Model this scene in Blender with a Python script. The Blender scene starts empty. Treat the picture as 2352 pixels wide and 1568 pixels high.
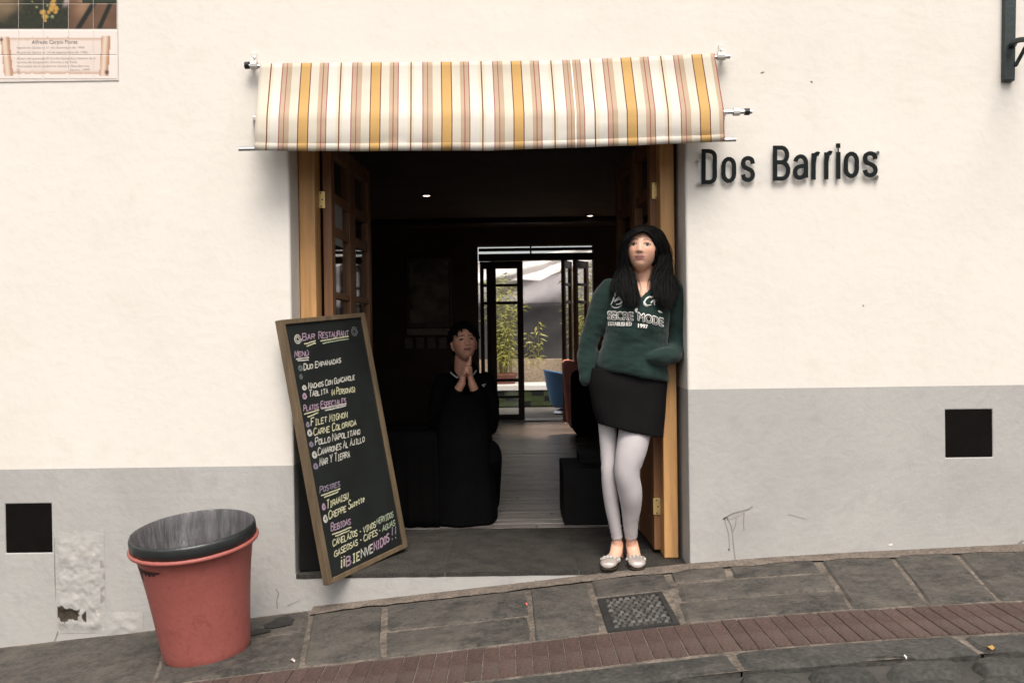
import bpy, bmesh, math, random
from mathutils import Vector, Matrix, noise
from mathutils.bvhtree import BVHTree

rnd = random.Random(7)
SC = bpy.context.scene
COL = SC.collection

# ------------------------------------------------------------------ camera
CAM_D, CAM_H = 4.27, 1.11
cd = bpy.data.cameras.new('camera')
cam = bpy.data.objects.new('camera', cd)
COL.objects.link(cam)
CAM_M = (Matrix.Translation((0, -CAM_D, CAM_H)) @ Matrix.Rotation(math.radians(90 - 0.47), 4, 'X')
         @ Matrix.Rotation(math.radians(-0.8), 4, 'Z'))
cam.matrix_world = CAM_M
cd.sensor_width = 36.0
cd.lens = 32.0
cd.clip_end = 500
cd.dof.use_dof = True
cd.dof.focus_distance = 5.2
cd.dof.aperture_fstop = 5.6
SC.camera = cam

# ------------------------------------------------------------------ world, sun, exposure
w = bpy.data.worlds.new('World')
SC.world = w
w.use_nodes = True
nt = w.node_tree
bg = nt.nodes['Background']
sky = nt.nodes.new('ShaderNodeTexSky')
sky.sky_type = 'NISHITA'
sky.sun_disc = False
SUN_EL, SUN_AZ = 56, 172          # soft sun behind a bright overcast, over the camera's shoulder
sky.sun_elevation = math.radians(SUN_EL)
sky.sun_rotation = math.radians(SUN_AZ)
sky.dust_density = 4.0
sky.ozone_density = 0.6
hs = nt.nodes.new('ShaderNodeHueSaturation')
hs.inputs['Saturation'].default_value = 0.22
nt.links.new(sky.outputs[0], hs.inputs['Color'])
nt.links.new(hs.outputs[0], bg.inputs['Color'])
bg.inputs['Strength'].default_value = 0.10
sd = bpy.data.lights.new('sun', 'SUN')
sd.energy = 1.3
sd.angle = math.radians(28)
sd.color = (1.0, 0.93, 0.84)
sun = bpy.data.objects.new('sun', sd)
COL.objects.link(sun)
_a = math.radians(SUN_AZ); _e = math.radians(SUN_EL)
_to = Vector((math.sin(_a) * math.cos(_e), math.cos(_a) * math.cos(_e), math.sin(_e)))
sun.rotation_euler = _to.to_track_quat('Z', 'Y').to_euler()
vs = SC.view_settings
SC.display_settings.display_device = 'sRGB'
vs.view_transform = 'Standard'
vs.look = 'None'
vs.exposure = 1.18
vs.gamma = 1.0
vs.use_curve_mapping = False
SC.cycles.use_denoising = True
SC.cycles.max_bounces = 10
SC.cycles.transparent_max_bounces = 16
SC.cycles.sample_clamp_indirect = 6

# ------------------------------------------------------------------ helpers
FPX = 2090.0
CAM_R = CAM_M.to_3x3()
CAM_P = CAM_M.translation.copy()

def ray(px, py):
    return CAM_R @ Vector(((px - 1176) / FPX, -(py - 784) / FPX, -1.0))

def P(px, py, Y):
    """measured picture position -> the point at depth Y"""
    d = ray(px, py)
    return CAM_P + d * ((Y - CAM_P.y) / d.y)

def G(px, py, z):
    d = ray(px, py)
    return CAM_P + d * ((z - CAM_P.z) / d.z)

def lin(r, g, b):
    f = lambda v: (v / 255) / 12.92 if v / 255 <= .04045 else ((v / 255 + .055) / 1.055) ** 2.4
    return (f(r), f(g), f(b))

def lerp(a, b, t): return a + (b - a) * t
def sstep(a, b, x):
    t = max(0, min(1, (x - a) / (b - a))); return t * t * (3 - 2 * t)
def gauss(x, s): return math.exp(-(x / s) ** 2 / 2)

def interp(tab, x):
    if x <= tab[0][0]: return tab[0][1]
    for (x0, y0), (x1, y1) in zip(tab, tab[1:]):
        if x <= x1:
            return y0 + (y1 - y0) * (x - x0) / (x1 - x0)
    return tab[-1][1]

MATS = {}
def mat(name, c, rough=0.8, var=0.12, vscale=5.0, bump=0.0, bscale=60.0, spec=0.3, metal=0.0,
        stretch=None, stain=None, stain_scale=3.0, stain_lo=.55, stain_hi=.7, piece=0.0, emit=None, sheen=0.0, fine=0.0):
    if name in MATS: return MATS[name]
    m = bpy.data.materials.new(name); m.use_nodes = True
    n = m.node_tree; b = n.nodes['Principled BSDF']; L = n.links.new
    b.inputs['Roughness'].default_value = rough
    b.inputs['Specular IOR Level'].default_value = spec
    b.inputs['Metallic'].default_value = metal
    if sheen: b.inputs['Sheen Weight'].default_value = sheen
    tc = n.nodes.new('ShaderNodeTexCoord')
    mp = n.nodes.new('ShaderNodeMapping')
    if stretch: mp.inputs['Scale'].default_value = stretch
    L(tc.outputs['Object'], mp.inputs['Vector'])
    nz = n.nodes.new('ShaderNodeTexNoise'); nz.inputs['Scale'].default_value = vscale
    nz.inputs['Detail'].default_value = 6; nz.inputs['Roughness'].default_value = .6
    L(mp.outputs[0], nz.inputs['Vector'])
    mr = n.nodes.new('ShaderNodeMapRange')
    mr.inputs['From Min'].default_value = .3; mr.inputs['From Max'].default_value = .7
    L(nz.outputs['Fac'], mr.inputs['Value'])
    mx = n.nodes.new('ShaderNodeMix'); mx.data_type = 'RGBA'
    L(mr.outputs[0], mx.inputs['Factor'])
    mx.inputs['A'].default_value = (*[v * (1 - var) for v in c], 1)
    mx.inputs['B'].default_value = (*[v * (1 + var) for v in c], 1)
    out = mx.outputs['Result']
    if fine:
        nf = n.nodes.new('ShaderNodeTexNoise'); nf.inputs['Scale'].default_value = bscale; nf.inputs['Detail'].default_value = 3
        L(tc.outputs['Object'], nf.inputs['Vector'])
        mf = n.nodes.new('ShaderNodeMapRange')
        mf.inputs['From Min'].default_value = .3; mf.inputs['From Max'].default_value = .7
        mf.inputs['To Min'].default_value = 1 - fine; mf.inputs['To Max'].default_value = 1 + fine
        L(nf.outputs['Fac'], mf.inputs['Value'])
        vm = n.nodes.new('ShaderNodeVectorMath'); vm.operation = 'SCALE'
        L(out, vm.inputs[0]); L(mf.outputs[0], vm.inputs['Scale'])
        out = vm.outputs[0]
    if piece:
        oi = n.nodes.new('ShaderNodeObjectInfo')
        mr2 = n.nodes.new('ShaderNodeMapRange')
        mr2.inputs['To Min'].default_value = 1 - piece; mr2.inputs['To Max'].default_value = 1 + piece
        L(oi.outputs['Random'], mr2.inputs['Value'])
        vm = n.nodes.new('ShaderNodeVectorMath'); vm.operation = 'SCALE'
        L(out, vm.inputs[0]); L(mr2.outputs[0], vm.inputs['Scale'])
        out = vm.outputs[0]
    if stain:
        for k, (sc_, cc) in enumerate(((stain_scale, stain), (stain_scale * 5.3, stain))):
            ns = n.nodes.new('ShaderNodeTexNoise'); ns.inputs['Scale'].default_value = sc_
            ns.inputs['Detail'].default_value = 8; ns.inputs['Roughness'].default_value = .7
            L(tc.outputs['Object'], ns.inputs['Vector'])
            ms = n.nodes.new('ShaderNodeMapRange')
            ms.inputs['From Min'].default_value = stain_lo; ms.inputs['From Max'].default_value = stain_hi
            ms.inputs['To Max'].default_value = .8
            L(ns.outputs['Fac'], ms.inputs['Value'])
            mm = n.nodes.new('ShaderNodeMix'); mm.data_type = 'RGBA'
            L(ms.outputs[0], mm.inputs['Factor']); L(out, mm.inputs['A'])
            mm.inputs['B'].default_value = (*cc, 1)
            out = mm.outputs['Result']
    L(out, b.inputs['Base Color'])
    if bump:
        nb = n.nodes.new('ShaderNodeTexNoise'); nb.inputs['Scale'].default_value = bscale
        nb.inputs['Detail'].default_value = 4
        L(mp.outputs[0], nb.inputs['Vector'])
        bp = n.nodes.new('ShaderNodeBump'); bp.inputs['Strength'].default_value = bump
        bp.inputs['Distance'].default_value = .01
        L(nb.outputs['Fac'], bp.inputs['Height']); L(bp.outputs[0], b.inputs['Normal'])
    if emit:
        b.inputs['Emission Color'].default_value = (*emit[0], 1)
        b.inputs['Emission Strength'].default_value = emit[1]
    MATS[name] = m
    return m

def mat_attr(name, rough=.6, spec=.3, bump=0, bscale=80, sss=0):
    if name in MATS: return MATS[name]
    m = bpy.data.materials.new(name); m.use_nodes = True
    n = m.node_tree; b = n.nodes['Principled BSDF']
    b.inputs['Roughness'].default_value = rough; b.inputs['Specular IOR Level'].default_value = spec
    a = n.nodes.new('ShaderNodeAttribute'); a.attribute_name = 'Col'
    n.links.new(a.outputs['Color'], b.inputs['Base Color'])
    if sss:
        b.inputs['Subsurface Weight'].default_value = sss
        b.inputs['Subsurface Radius'].default_value = (.02, .008, .005)
        b.inputs['Subsurface Scale'].default_value = .3
    if bump:
        tc = n.nodes.new('ShaderNodeTexCoord')
        nb = n.nodes.new('ShaderNodeTexNoise'); nb.inputs['Scale'].default_value = bscale
        n.links.new(tc.outputs['Object'], nb.inputs['Vector'])
        bp = n.nodes.new('ShaderNodeBump'); bp.inputs['Strength'].default_value = bump; bp.inputs['Distance'].default_value = .01
        n.links.new(nb.outputs['Fac'], bp.inputs['Height']); n.links.new(bp.outputs[0], b.inputs['Normal'])
    MATS[name] = m
    return m

def mat_glass(name, tint=(.9, .95, .92), gloss=.12):
    if name in MATS: return MATS[name]
    m = bpy.data.materials.new(name); m.use_nodes = True
    n = m.node_tree; n.nodes.remove(n.nodes['Principled BSDF']); o = n.nodes['Material Output']
    t = n.nodes.new('ShaderNodeBsdfTransparent'); t.inputs[0].default_value = (*tint, 1)
    g = n.nodes.new('ShaderNodeBsdfGlossy'); g.inputs['Roughness'].default_value = .03
    lw = n.nodes.new('ShaderNodeLayerWeight'); lw.inputs['Blend'].default_value = .5
    pw = n.nodes.new('ShaderNodeMath'); pw.operation = 'POWER'; pw.inputs[1].default_value = 5
    f = n.nodes.new('ShaderNodeMath'); f.operation = 'MULTIPLY_ADD'; f.inputs[1].default_value = .8; f.inputs[2].default_value = .035
    n.links.new(lw.outputs['Facing'], pw.inputs[0]); n.links.new(pw.outputs[0], f.inputs[0])
    mx = n.nodes.new('ShaderNodeMixShader')
    n.links.new(f.outputs[0], mx.inputs[0]); n.links.new(t.outputs[0], mx.inputs[1]); n.links.new(g.outputs[0], mx.inputs[2])
    n.links.new(mx.outputs[0], o.inputs['Surface'])
    MATS[name] = m
    return m

def tag(o, label=None, cat=None, group=None, kind=None):
    if label: o['label'] = label
    if cat: o['category'] = cat
    if group: o['group'] = group
    if kind: o['kind'] = kind
    return o

def empty(name, loc, label, cat, group=None):
    o = bpy.data.objects.new(name, None)
    o.location = loc; o.empty_display_size = .1
    COL.objects.link(o)
    return tag(o, label, cat, group)

def wmat(o):
    m = Matrix.LocRotScale(o.location, o.rotation_euler, o.scale)
    return wmat(o.parent) @ o.matrix_parent_inverse @ m if o.parent else m

def link(name, me, parent=None):
    o = bpy.data.objects.new(name, me)
    COL.objects.link(o)
    if parent:
        o.parent = parent
        o.matrix_parent_inverse = wmat(parent).inverted()
    return o

def obj(name, bm, m, parent=None, smooth=False, bevel=0, segs=2, recalc=True):
    if recalc: bmesh.ops.recalc_face_normals(bm, faces=bm.faces[:])
    me = bpy.data.meshes.new(name); bm.to_mesh(me); bm.free()
    for mm in (m if isinstance(m, (list, tuple)) else [m]): me.materials.append(mm)
    if smooth:
        for p in me.polygons: p.use_smooth = True
    o = link(name, me, parent)
    if bevel:
        b = o.modifiers.new('bevel', 'BEVEL'); b.width = bevel; b.segments = segs
        b.limit_method = 'ANGLE'; b.angle_limit = math.radians(35); b.harden_normals = False
    return o

def box(bm, x0, x1, y0, y1, z0, z1, M=None, mi=0):
    v = [bm.verts.new((x, y, z)) for z in (z0, z1) for y in (y0, y1) for x in (x0, x1)]
    if M:
        for q in v: q.co = M @ q.co
    for f in ((0, 2, 3, 1), (4, 5, 7, 6), (0, 1, 5, 4), (2, 6, 7, 3), (0, 4, 6, 2), (1, 3, 7, 5)):
        bm.faces.new([v[i] for i in f]).material_index = mi
    return v

def quad_prism(bm, pts, d):
    """closed slab from a front polygon and an offset vector"""
    a = [bm.verts.new(p) for p in pts]; b = [bm.verts.new(Vector(p) + d) for p in pts]
    n = len(a)
    bm.faces.new(a); bm.faces.new(b[::-1])
    for i in range(n):
        bm.faces.new((a[i], b[i], b[(i + 1) % n], a[(i + 1) % n]))

def catmull(pts, n=6):
    """pts: list of tuples (any dimension)"""
    out = []
    N = len(pts)
    for i in range(N - 1):
        p0 = pts[max(i - 1, 0)]; p1 = pts[i]; p2 = pts[i + 1]; p3 = pts[min(i + 2, N - 1)]
        for k in range(n):
            t = k / n
            out.append(tuple(.5 * ((2 * b) + (-a + c) * t + (2 * a - 5 * b + 4 * c - d) * t * t + (-a + 3 * b - 3 * c + d) * t ** 3)
                             for a, b, c, d in zip(p0, p1, p2, p3)))
    out.append(tuple(pts[-1]))
    return out

def rings_to_tube(bm, rings, cap=True):
    vr = [[bm.verts.new(p) for p in r] for r in rings]
    n = len(vr[0])
    for a, b in zip(vr, vr[1:]):
        for i in range(n):
            bm.faces.new((a[i], a[(i + 1) % n], b[(i + 1) % n], b[i]))
    if cap:
        for r, flip in ((vr[0], True), (vr[-1], False)):
            c = sum((v.co for v in r), Vector()) / n
            cv = bm.verts.new(c)
            for i in range(n):
                bm.faces.new((cv, r[(i + 1) % n], r[i]) if flip else (cv, r[i], r[(i + 1) % n]))

def limb(bm, pts, sub=5, seg=16, ref=Vector((1, 0, 0)), cap=True, round_end=(True, True)):
    """pts: (Vector, ra, rb): ra along ref, rb across; a smooth tapered tube"""
    flat = [(p[0].x, p[0].y, p[0].z, p[1], p[2]) for p in pts]
    c = catmull(flat, sub) if sub > 1 else flat
    if round_end[0]:
        d = (Vector(c[1][:3]) - Vector(c[0][:3])).normalized(); r = min(c[0][3], c[0][4])
        pre = [tuple(Vector(c[0][:3]) - d * r * math.sin(a)) + (c[0][3] * math.cos(a), c[0][4] * math.cos(a)) for a in (1.35, 1.0, .6, .3)]
        c = pre + c
    if round_end[1]:
        d = (Vector(c[-1][:3]) - Vector(c[-2][:3])).normalized(); r = min(c[-1][3], c[-1][4])
        c = c + [tuple(Vector(c[-1][:3]) + d * r * math.sin(a)) + (c[-1][3] * math.cos(a), c[-1][4] * math.cos(a)) for a in (.3, .6, 1.0, 1.35)]
    rings = []
    for i, q in enumerate(c):
        p = Vector(q[:3])
        t = (Vector(c[min(i + 1, len(c) - 1)][:3]) - Vector(c[max(i - 1, 0)][:3])).normalized()
        a = (ref - t * ref.dot(t))
        a = a.normalized() if a.length > 1e-4 else t.orthogonal().normalized()
        b = t.cross(a)
        rings.append([p + a * (math.cos(k * 2 * math.pi / seg) * q[3]) + b * (math.sin(k * 2 * math.pi / seg) * q[4]) for k in range(seg)])
    rings_to_tube(bm, rings, cap)

def remesh(bm, voxel, smooth=3):
    bmesh.ops.recalc_face_normals(bm, faces=bm.faces[:])
    me = bpy.data.meshes.new('tmp'); bm.to_mesh(me); bm.free()
    o = bpy.data.objects.new('tmp', me); COL.objects.link(o)
    r = o.modifiers.new('r', 'REMESH'); r.mode = 'VOXEL'; r.voxel_size = voxel; r.use_smooth_shade = True
    if smooth:
        s = o.modifiers.new('s', 'SMOOTH'); s.iterations = smooth; s.factor = .5
    dg = bpy.context.evaluated_depsgraph_get()
    out = bpy.data.meshes.new_from_object(o.evaluated_get(dg), depsgraph=dg)
    bpy.data.objects.remove(o); bpy.data.meshes.remove(me)
    for p in out.polygons: p.use_smooth = True
    return out

def set_cols(me, fn):
    a = me.color_attributes.new('Col', 'FLOAT_COLOR', 'POINT')
    buf = []
    for v in me.vertices:
        c = fn(v.co); buf += [c[0], c[1], c[2], 1.0]
    a.data.foreach_set('color', buf)

def text_polys(s, size=1.0, extrude=0.0):
    cu = bpy.data.curves.new('t', 'FONT'); cu.body = s; cu.size = size; cu.resolution_u = 3; cu.extrude = extrude
    o = bpy.data.objects.new('t', cu); COL.objects.link(o)
    dg = bpy.context.evaluated_depsgraph_get()
    me = bpy.data.meshes.new_from_object(o.evaluated_get(dg), depsgraph=dg)
    vs_ = [v.co.copy() for v in me.vertices]; fs = [tuple(p.vertices) for p in me.polygons]
    bpy.data.objects.remove(o); bpy.data.curves.remove(cu); bpy.data.meshes.remove(me)
    return vs_, fs

def ribbon2d(pts, wd, closed=False):
    """left/right offsets of a 2-D polyline with mitred joints"""
    n = len(pts); L, R = [], []
    for i in range(n):
        a = pts[(i - 1) % n] if closed or i > 0 else None
        c = pts[(i + 1) % n] if closed or i < n - 1 else None
        p = pts[i]
        d1 = (p - a).normalized() if a is not None else None
        d2 = (c - p).normalized() if c is not None else None
        if d1 is None: d1 = d2
        if d2 is None: d2 = d1
        n1 = Vector((-d1.y, d1.x)); n2 = Vector((-d2.y, d2.x))
        m = (n1 + n2)
        m = m.normalized() if m.length > 1e-6 else n1
        k = 1 / max(.45, m.dot(n1))
        L.append(p + m * (wd / 2 * k)); R.append(p - m * (wd / 2 * k))
    return L, R

def ribbon3d(bm, pts, wd, to3, depth_vec, closed=False):
    L, R = ribbon2d(pts, wd, closed)
    n = len(pts)
    f = [(bm.verts.new(to3(a)), bm.verts.new(to3(b))) for a, b in zip(L, R)]
    g = [(bm.verts.new(to3(a) + depth_vec), bm.verts.new(to3(b) + depth_vec)) for a, b in zip(L, R)] if depth_vec else None
    for i in range(n if closed else n - 1):
        j = (i + 1) % n
        bm.faces.new((f[i][0], f[i][1], f[j][1], f[j][0]))
        if g:
            bm.faces.new((g[i][0], g[j][0], g[j][1], g[i][1]))
            bm.faces.new((f[i][0], f[j][0], g[j][0], g[i][0]))
            bm.faces.new((f[i][1], g[i][1], g[j][1], f[j][1]))
    if g and not closed:
        for i in (0, n - 1):
            bm.faces.new((f[i][0], g[i][0], g[i][1], f[i][1]))

# single-stroke letters on a 4 x 6 grid
ST = {
 'A': [[(0,0),(2,6),(4,0)],[(.8,2.2),(3.2,2.2)]],
 'B': [[(0,0),(0,6),(2.6,6),(3.5,5.2),(3.4,3.9),(2.6,3.2),(0,3.2)],[(2.6,3.2),(4,2.3),(4,.9),(3,0),(0,0)]],
 'C': [[(4,5),(3,6),(1.3,6),(0,4.6),(0,1.5),(1.2,0),(3,0),(4,1)]],
 'D': [[(0,0),(0,6),(2.3,6),(4,4.4),(4,1.6),(2.3,0),(0,0)]],
 'E': [[(4,6),(0,6),(0,0),(4,0)],[(0,3.1),(3,3.1)]],
 'F': [[(4,6),(0,6),(0,0)],[(0,3.1),(3,3.1)]],
 'G': [[(4,5),(3,6),(1.3,6),(0,4.6),(0,1.5),(1.2,0),(3,0),(4,1),(4,2.8),(2.4,2.8)]],
 'H': [[(0,0),(0,6)],[(4,0),(4,6)],[(0,3),(4,3)]],
 'I': [[(.8,0),(3.2,0)],[(2,0),(2,6)],[(.8,6),(3.2,6)]],
 'J': [[(3,6),(3,1.2),(2,0),(.8,.3),(.2,1.4)]],
 'L': [[(0,6),(0,0),(3.6,0)]],
 'M': [[(0,0),(.3,6),(2,2),(3.7,6),(4,0)]],
 'N': [[(0,0),(0,6),(4,0),(4,6)]],
 'O': [[(2,0),(.5,.8),(0,3),(.5,5.2),(2,6),(3.5,5.2),(4,3),(3.5,.8),(2,0)]],
 'P': [[(0,0),(0,6),(2.8,6),(3.8,5.1),(3.8,3.8),(2.8,2.9),(0,2.9)]],
 'Q': [[(2,0),(.5,.8),(0,3),(.5,5.2),(2,6),(3.5,5.2),(4,3),(3.5,.8),(2,0)],[(2.6,1.4),(4.2,-.4)]],
 'R': [[(0,0),(0,6),(2.8,6),(3.8,5.1),(3.8,3.9),(2.8,3),(0,3)],[(2,3),(4,0)]],
 'S': [[(3.8,5.2),(2.8,6),(1.1,6),(.1,5),(.5,3.7),(3.3,2.5),(4,1.3),(2.9,0),(1,0),(0,1)]],
 'T': [[(0,6),(4,6)],[(2,6),(2,0)]],
 'U': [[(0,6),(0,1.4),(1.1,0),(2.9,0),(4,1.4),(4,6)]],
 'V': [[(0,6),(2,0),(4,6)]],
 'Y': [[(0,6),(2,3),(4,6)],[(2,3),(2,0)]],
 'Z': [[(0,6),(4,6),(0,0),(4,0)]],
 '4': [[(3,0),(3,6),(0,2),(4,2)]],
 '-': [[(.6,3),(3.4,3)]],
 '!': [[(2,6),(1.9,2)],[(1.9,.7),(2,0)]],
 '\u00a1': [[(2,4.4),(1.9,0)],[(1.9,6),(2,5.3)]],
 '(': [[(3,6.6),(1.6,5),(1.6,1),(3,-.6)]],
 ')': [[(1,6.6),(2.4,5),(2.4,1),(1,-.6)]],
 '@': [[(2.9,2.2),(2,1.9),(1.4,2.8),(1.9,3.9),(2.8,3.7),(2.9,2.2),(3.6,2.4),(3.8,4),(2.9,5.4),(1.4,5.5),(.3,4.2),(.2,2),(1.2,.5),(2.8,.4)]],
 "'": [[(2,6.4),(3,7.6)]],
 'u': [[(0,4),(0,1),(1,0),(2.4,.2),(3,1.2)],[(3,4),(3,0)]],
 'z': [[(0,4),(3,4),(0,0),(3,0)]],
 'e': [[(0,2.2),(3,2.4),(2.8,3.6),(1.6,4),(.2,3),(0,1.2),(1,0),(2.8,.5)]],
 't': [[(1.4,6),(1.4,.8),(2.2,0),(3.2,.5)],[(0,4),(3,4)]],
}

# ------------------------------------------------------------------ materials
CREAM = mat('cream_plaster', (.635, .59, .53), .9, .03, 1.3, bump=.22, bscale=20, stain=(.585, .535, .475), stain_scale=1.1, stain_lo=.52, stain_hi=.78)
DADO = mat('grey_paint', (.358, .344, .322), .75, .06, 2.0, bump=.26, bscale=32, stain=(.292, .279, .262), stain_scale=1.5, stain_lo=.50, stain_hi=.75)
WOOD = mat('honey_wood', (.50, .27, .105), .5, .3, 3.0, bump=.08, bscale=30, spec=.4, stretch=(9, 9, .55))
WOOD4 = mat('shaded_door_wood', (.15, .068, .03), .55, .28, 3.0, bump=.08, bscale=30, spec=.25, stretch=(9, 9, .55))  # darker copy of the door wood, the doorway's shade put into its colour
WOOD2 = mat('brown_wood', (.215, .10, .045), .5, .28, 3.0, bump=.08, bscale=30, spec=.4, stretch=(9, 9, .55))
DARKWOOD = mat('dark_wood', (.03, .019, .013), .45, .3, 3.0, bump=.05, bscale=30, stretch=(8, 8, .6))
BRASS = mat('brass', (.75, .56, .25), .38, .1, 20, metal=.75)
STEEL = mat('chrome', (.55, .55, .56), .28, .08, 10, metal=1.0)
BLACKP = mat('black_plastic', (.012, .012, .013), .45, .1, 10)
WHITEP = mat('white_plastic', (.58, .545, .50), .5, .05, 10)
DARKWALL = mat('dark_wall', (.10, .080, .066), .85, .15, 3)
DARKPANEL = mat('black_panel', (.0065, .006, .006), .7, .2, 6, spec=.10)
GLASS = mat_glass('glass', (.97, .975, .965))
ACRYL = mat_glass('acrylic', (.985, .985, .985))

# ------------------------------------------------------------------ ground
ZP = [(-60, -3.2), (-12, -1.35), (-6, -.74), (-4, -.50), (-2.4, -.322), (-1.6, -.243), (-.97, -.170), (-.45, -.118), (.05, -.068), (.45, -.025),
      (.82, .010), (1.2, .034), (1.6, .052), (2.4, .08), (4, .12), (12, .5), (60, 2.5)]
def zp(x): return interp(ZP, x)

STONE = mat('grey_stone', (.047, .043, .037), .85, .38, 6, bump=.5, bscale=70, stain=(.105, .089, .074), stain_scale=3.4, stain_lo=.46, stain_hi=.70, piece=.2, fine=.45)
MORTAR = mat('sandy_mortar', (.118, .097, .078), .95, .5, 9, bump=.6, bscale=60, fine=.4)
BRICK = mat('red_brick', (.069, .042, .034), .85, .22, 8, bump=.4, bscale=80, stain=(.075, .060, .05), stain_scale=5, stain_lo=.50, stain_hi=.75, piece=.16, fine=.35)
CURB = mat('curb_stone', (.045, .042, .037), .85, .3, 8, bump=.5, bscale=60, stain=(.13, .11, .095), stain_scale=5, stain_lo=.58, stain_hi=.75, piece=.15, fine=.35)
COBBLE = mat('cobble_stone', (.036, .034, .030), .8, .3, 8, bump=.5, bscale=60, stain=(.11, .095, .08), stain_scale=5, stain_lo=.58, stain_hi=.75, piece=.3, fine=.35)

def profile_sheet(bm, xs, ys, dz):
    g = [[bm.verts.new((x, y, zp(x) + dz)) for y in ys] for x in xs]
    for a, b in zip(g, g[1:]):
        for i in range(len(ys) - 1):
            bm.faces.new((a[i], b[i], b[i + 1], a[i + 1]))

XS = [-60, -30, -12] + [-6 + .25 * i for i in range(49)] + [12, 30, 60]
bm = bmesh.new(); profile_sheet(bm, XS, [-60, -20, -6, -3, -1.30], -.024)
road = tag(obj('road', bm, mat('road_dirt', (.05, .046, .04), .95, .3, 8, bump=.5, bscale=50)), kind='structure')
bm = bmesh.new(); profile_sheet(bm, XS, [-1.30, -1.1, -.8, -.4, .003], -.005)
walk = tag(obj('sidewalk', bm, MORTAR), kind='structure')

def surf_piece(name, parent, m, cs, thick, zoff=0.0, nx=5, ny=4, rough=.0015, round_=.007, seed=0, smooth=True):
    """a stone in the paving: corners (x,y) back-left, back-right, front-right, front-left; follows the slope"""
    r = random.Random(seed)
    bm = bmesh.new()
    tilt = [r.uniform(-1, 1) * rough for _ in range(4)]
    us = [0, .03] + [i / nx for i in range(1, nx)] + [.97, 1]; vs2 = [0, .06] + [i / ny for i in range(1, ny)] + [.94, 1]
    g = []
    for i, u in enumerate(us):
        col = []
        for j, v in enumerate(vs2):
            x = lerp(lerp(cs[0][0], cs[1][0], u), lerp(cs[3][0], cs[2][0], u), v)
            y = lerp(lerp(cs[0][1], cs[1][1], u), lerp(cs[3][1], cs[2][1], u), v)
            edge = i in (0, len(us) - 1) or j in (0, len(vs2) - 1)
            t = lerp(lerp(tilt[0], tilt[1], u), lerp(tilt[3], tilt[2], u), v)
            nz_ = noise.noise(Vector((x * 7, y * 7, seed))) * rough
            if edge:
                x += noise.noise(Vector((x * 11, y * 11, seed + 5))) * round_ * 1.4
                y += noise.noise(Vector((x * 11, y * 11, seed + 9))) * round_ * 1.4
            col.append(bm.verts.new((x, y, zp(x) + zoff + t + nz_ - (round_ if edge else 0))))
        g.append(col)
    for a, b in zip(g, g[1:]):
        for j in range(len(vs2) - 1):
            bm.faces.new((a[j], b[j], b[j + 1], a[j + 1]))
    rim = [c[0] for c in g] + g[-1][1:] + [c[-1] for c in g[::-1]][1:] + g[0][::-1][1:-1]
    low = [bm.verts.new(v.co - Vector((0, 0, thick))) for v in rim]
    for i in range(len(rim)):
        bm.faces.new((rim[i], low[i], low[(i + 1) % len(rim)], rim[(i + 1) % len(rim)]))
    return obj(name, bm, m, parent, smooth=False)

YW, YS = -.012, -.785
J = [(-4.2, -3.9), (-3.3, -3.05), (-2.5, -2.25), (-1.615, -1.40), (-.955, -.833), (-.615, -.51), (.06, .065), (.335, .33)]
J2 = [(.705, .655), (1.416, 1.297), (1.755, 1.587), (2.05, 1.86), (2.55, 2.3), (3.1, 2.8), (3.9, 3.5)]
def slab(xl, xr, y0, y1, gap=.011, seed=0, **k):
    f0 = (YW - y0) / (YW - YS); f1 = (YW - y1) / (YW - YS)
    a = lerp(xl[0], xl[1], f0) + gap; b = lerp(xr[0], xr[1], f0) - gap
    c = lerp(xr[0], xr[1], f1) - gap; d = lerp(xl[0], xl[1], f1) + gap
    surf_piece('slab', walk, STONE, [(a, y0 - gap * .6), (b, y0 - gap * .6), (c, y1 + gap), (d, y1 + gap)], .03, .002, seed=seed, **k)
n = 0
for a, b in zip(J, J[1:]):
    split = {3: -.335, 5: -.47}.get(J.index(a))
    wide = .013 if J.index(a) in (4, 5) else .008
    for y0, y1 in ([(YW, split), (split, YS)] if split else [(YW, YS)]):
        n += 1
        slab(a, b, y0 - (.05 if y0 == YW and J.index(a) > 3 else 0), y1, wide, n)
slab((.705, .655), (.98, .91), YW - .03, -.24, .016, 60)
slab((.98, .91), (1.40, 1.29), YW - .03, -.26, .014, 61)
slab((.72, .655), (1.416, 1.297), -.275, -.53, .012, 62)
slab((.70, .64), (1.416, 1.297), -.53, YS, .012, 63)
for k, (a, b) in enumerate(zip(J2[1:], J2[2:])):
    slab(a, b, YW, YS, .009, 80 + k)
slab((.335, .335), (.705, .68), YW - .04, -.33, .014, 90)

# cast grate in the pavement
gr = empty('drain_grate', (.48, -.6, zp(.48)), 'dark square grate let into the grey pavement in front of the doorway', 'grate')
bm = bmesh.new()
gx0, gx1, gy0, gy1 = .352, .628, -.79, -.365
for a, b, c, d in ((gx0, gx1, gy0, gy0 + .022), (gx0, gx1, gy1 - .022, gy1), (gx0, gx0 + .022, gy0 + .022, gy1 - .022), (gx1 - .022, gx1, gy0 + .022, gy1 - .022)):
    vv = box(bm, a, b, c, d, -.02, .004)
    for q in vv: q.co.z += zp(q.co.x)
obj('frame', bm, mat('cast_iron', (.022, .021, .02), .6, .3, 20, bump=.4, bscale=90, spec=.4), gr)
bm = bmesh.new()
vv = box(bm, gx0 + .02, gx1 - .02, gy0 + .02, gy1 - .02, -.03, -.002)
for q in vv: q.co.z += zp(q.co.x)
obj('plate', bm, MATS['cast_iron'], gr)
bm = bmesh.new()
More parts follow.
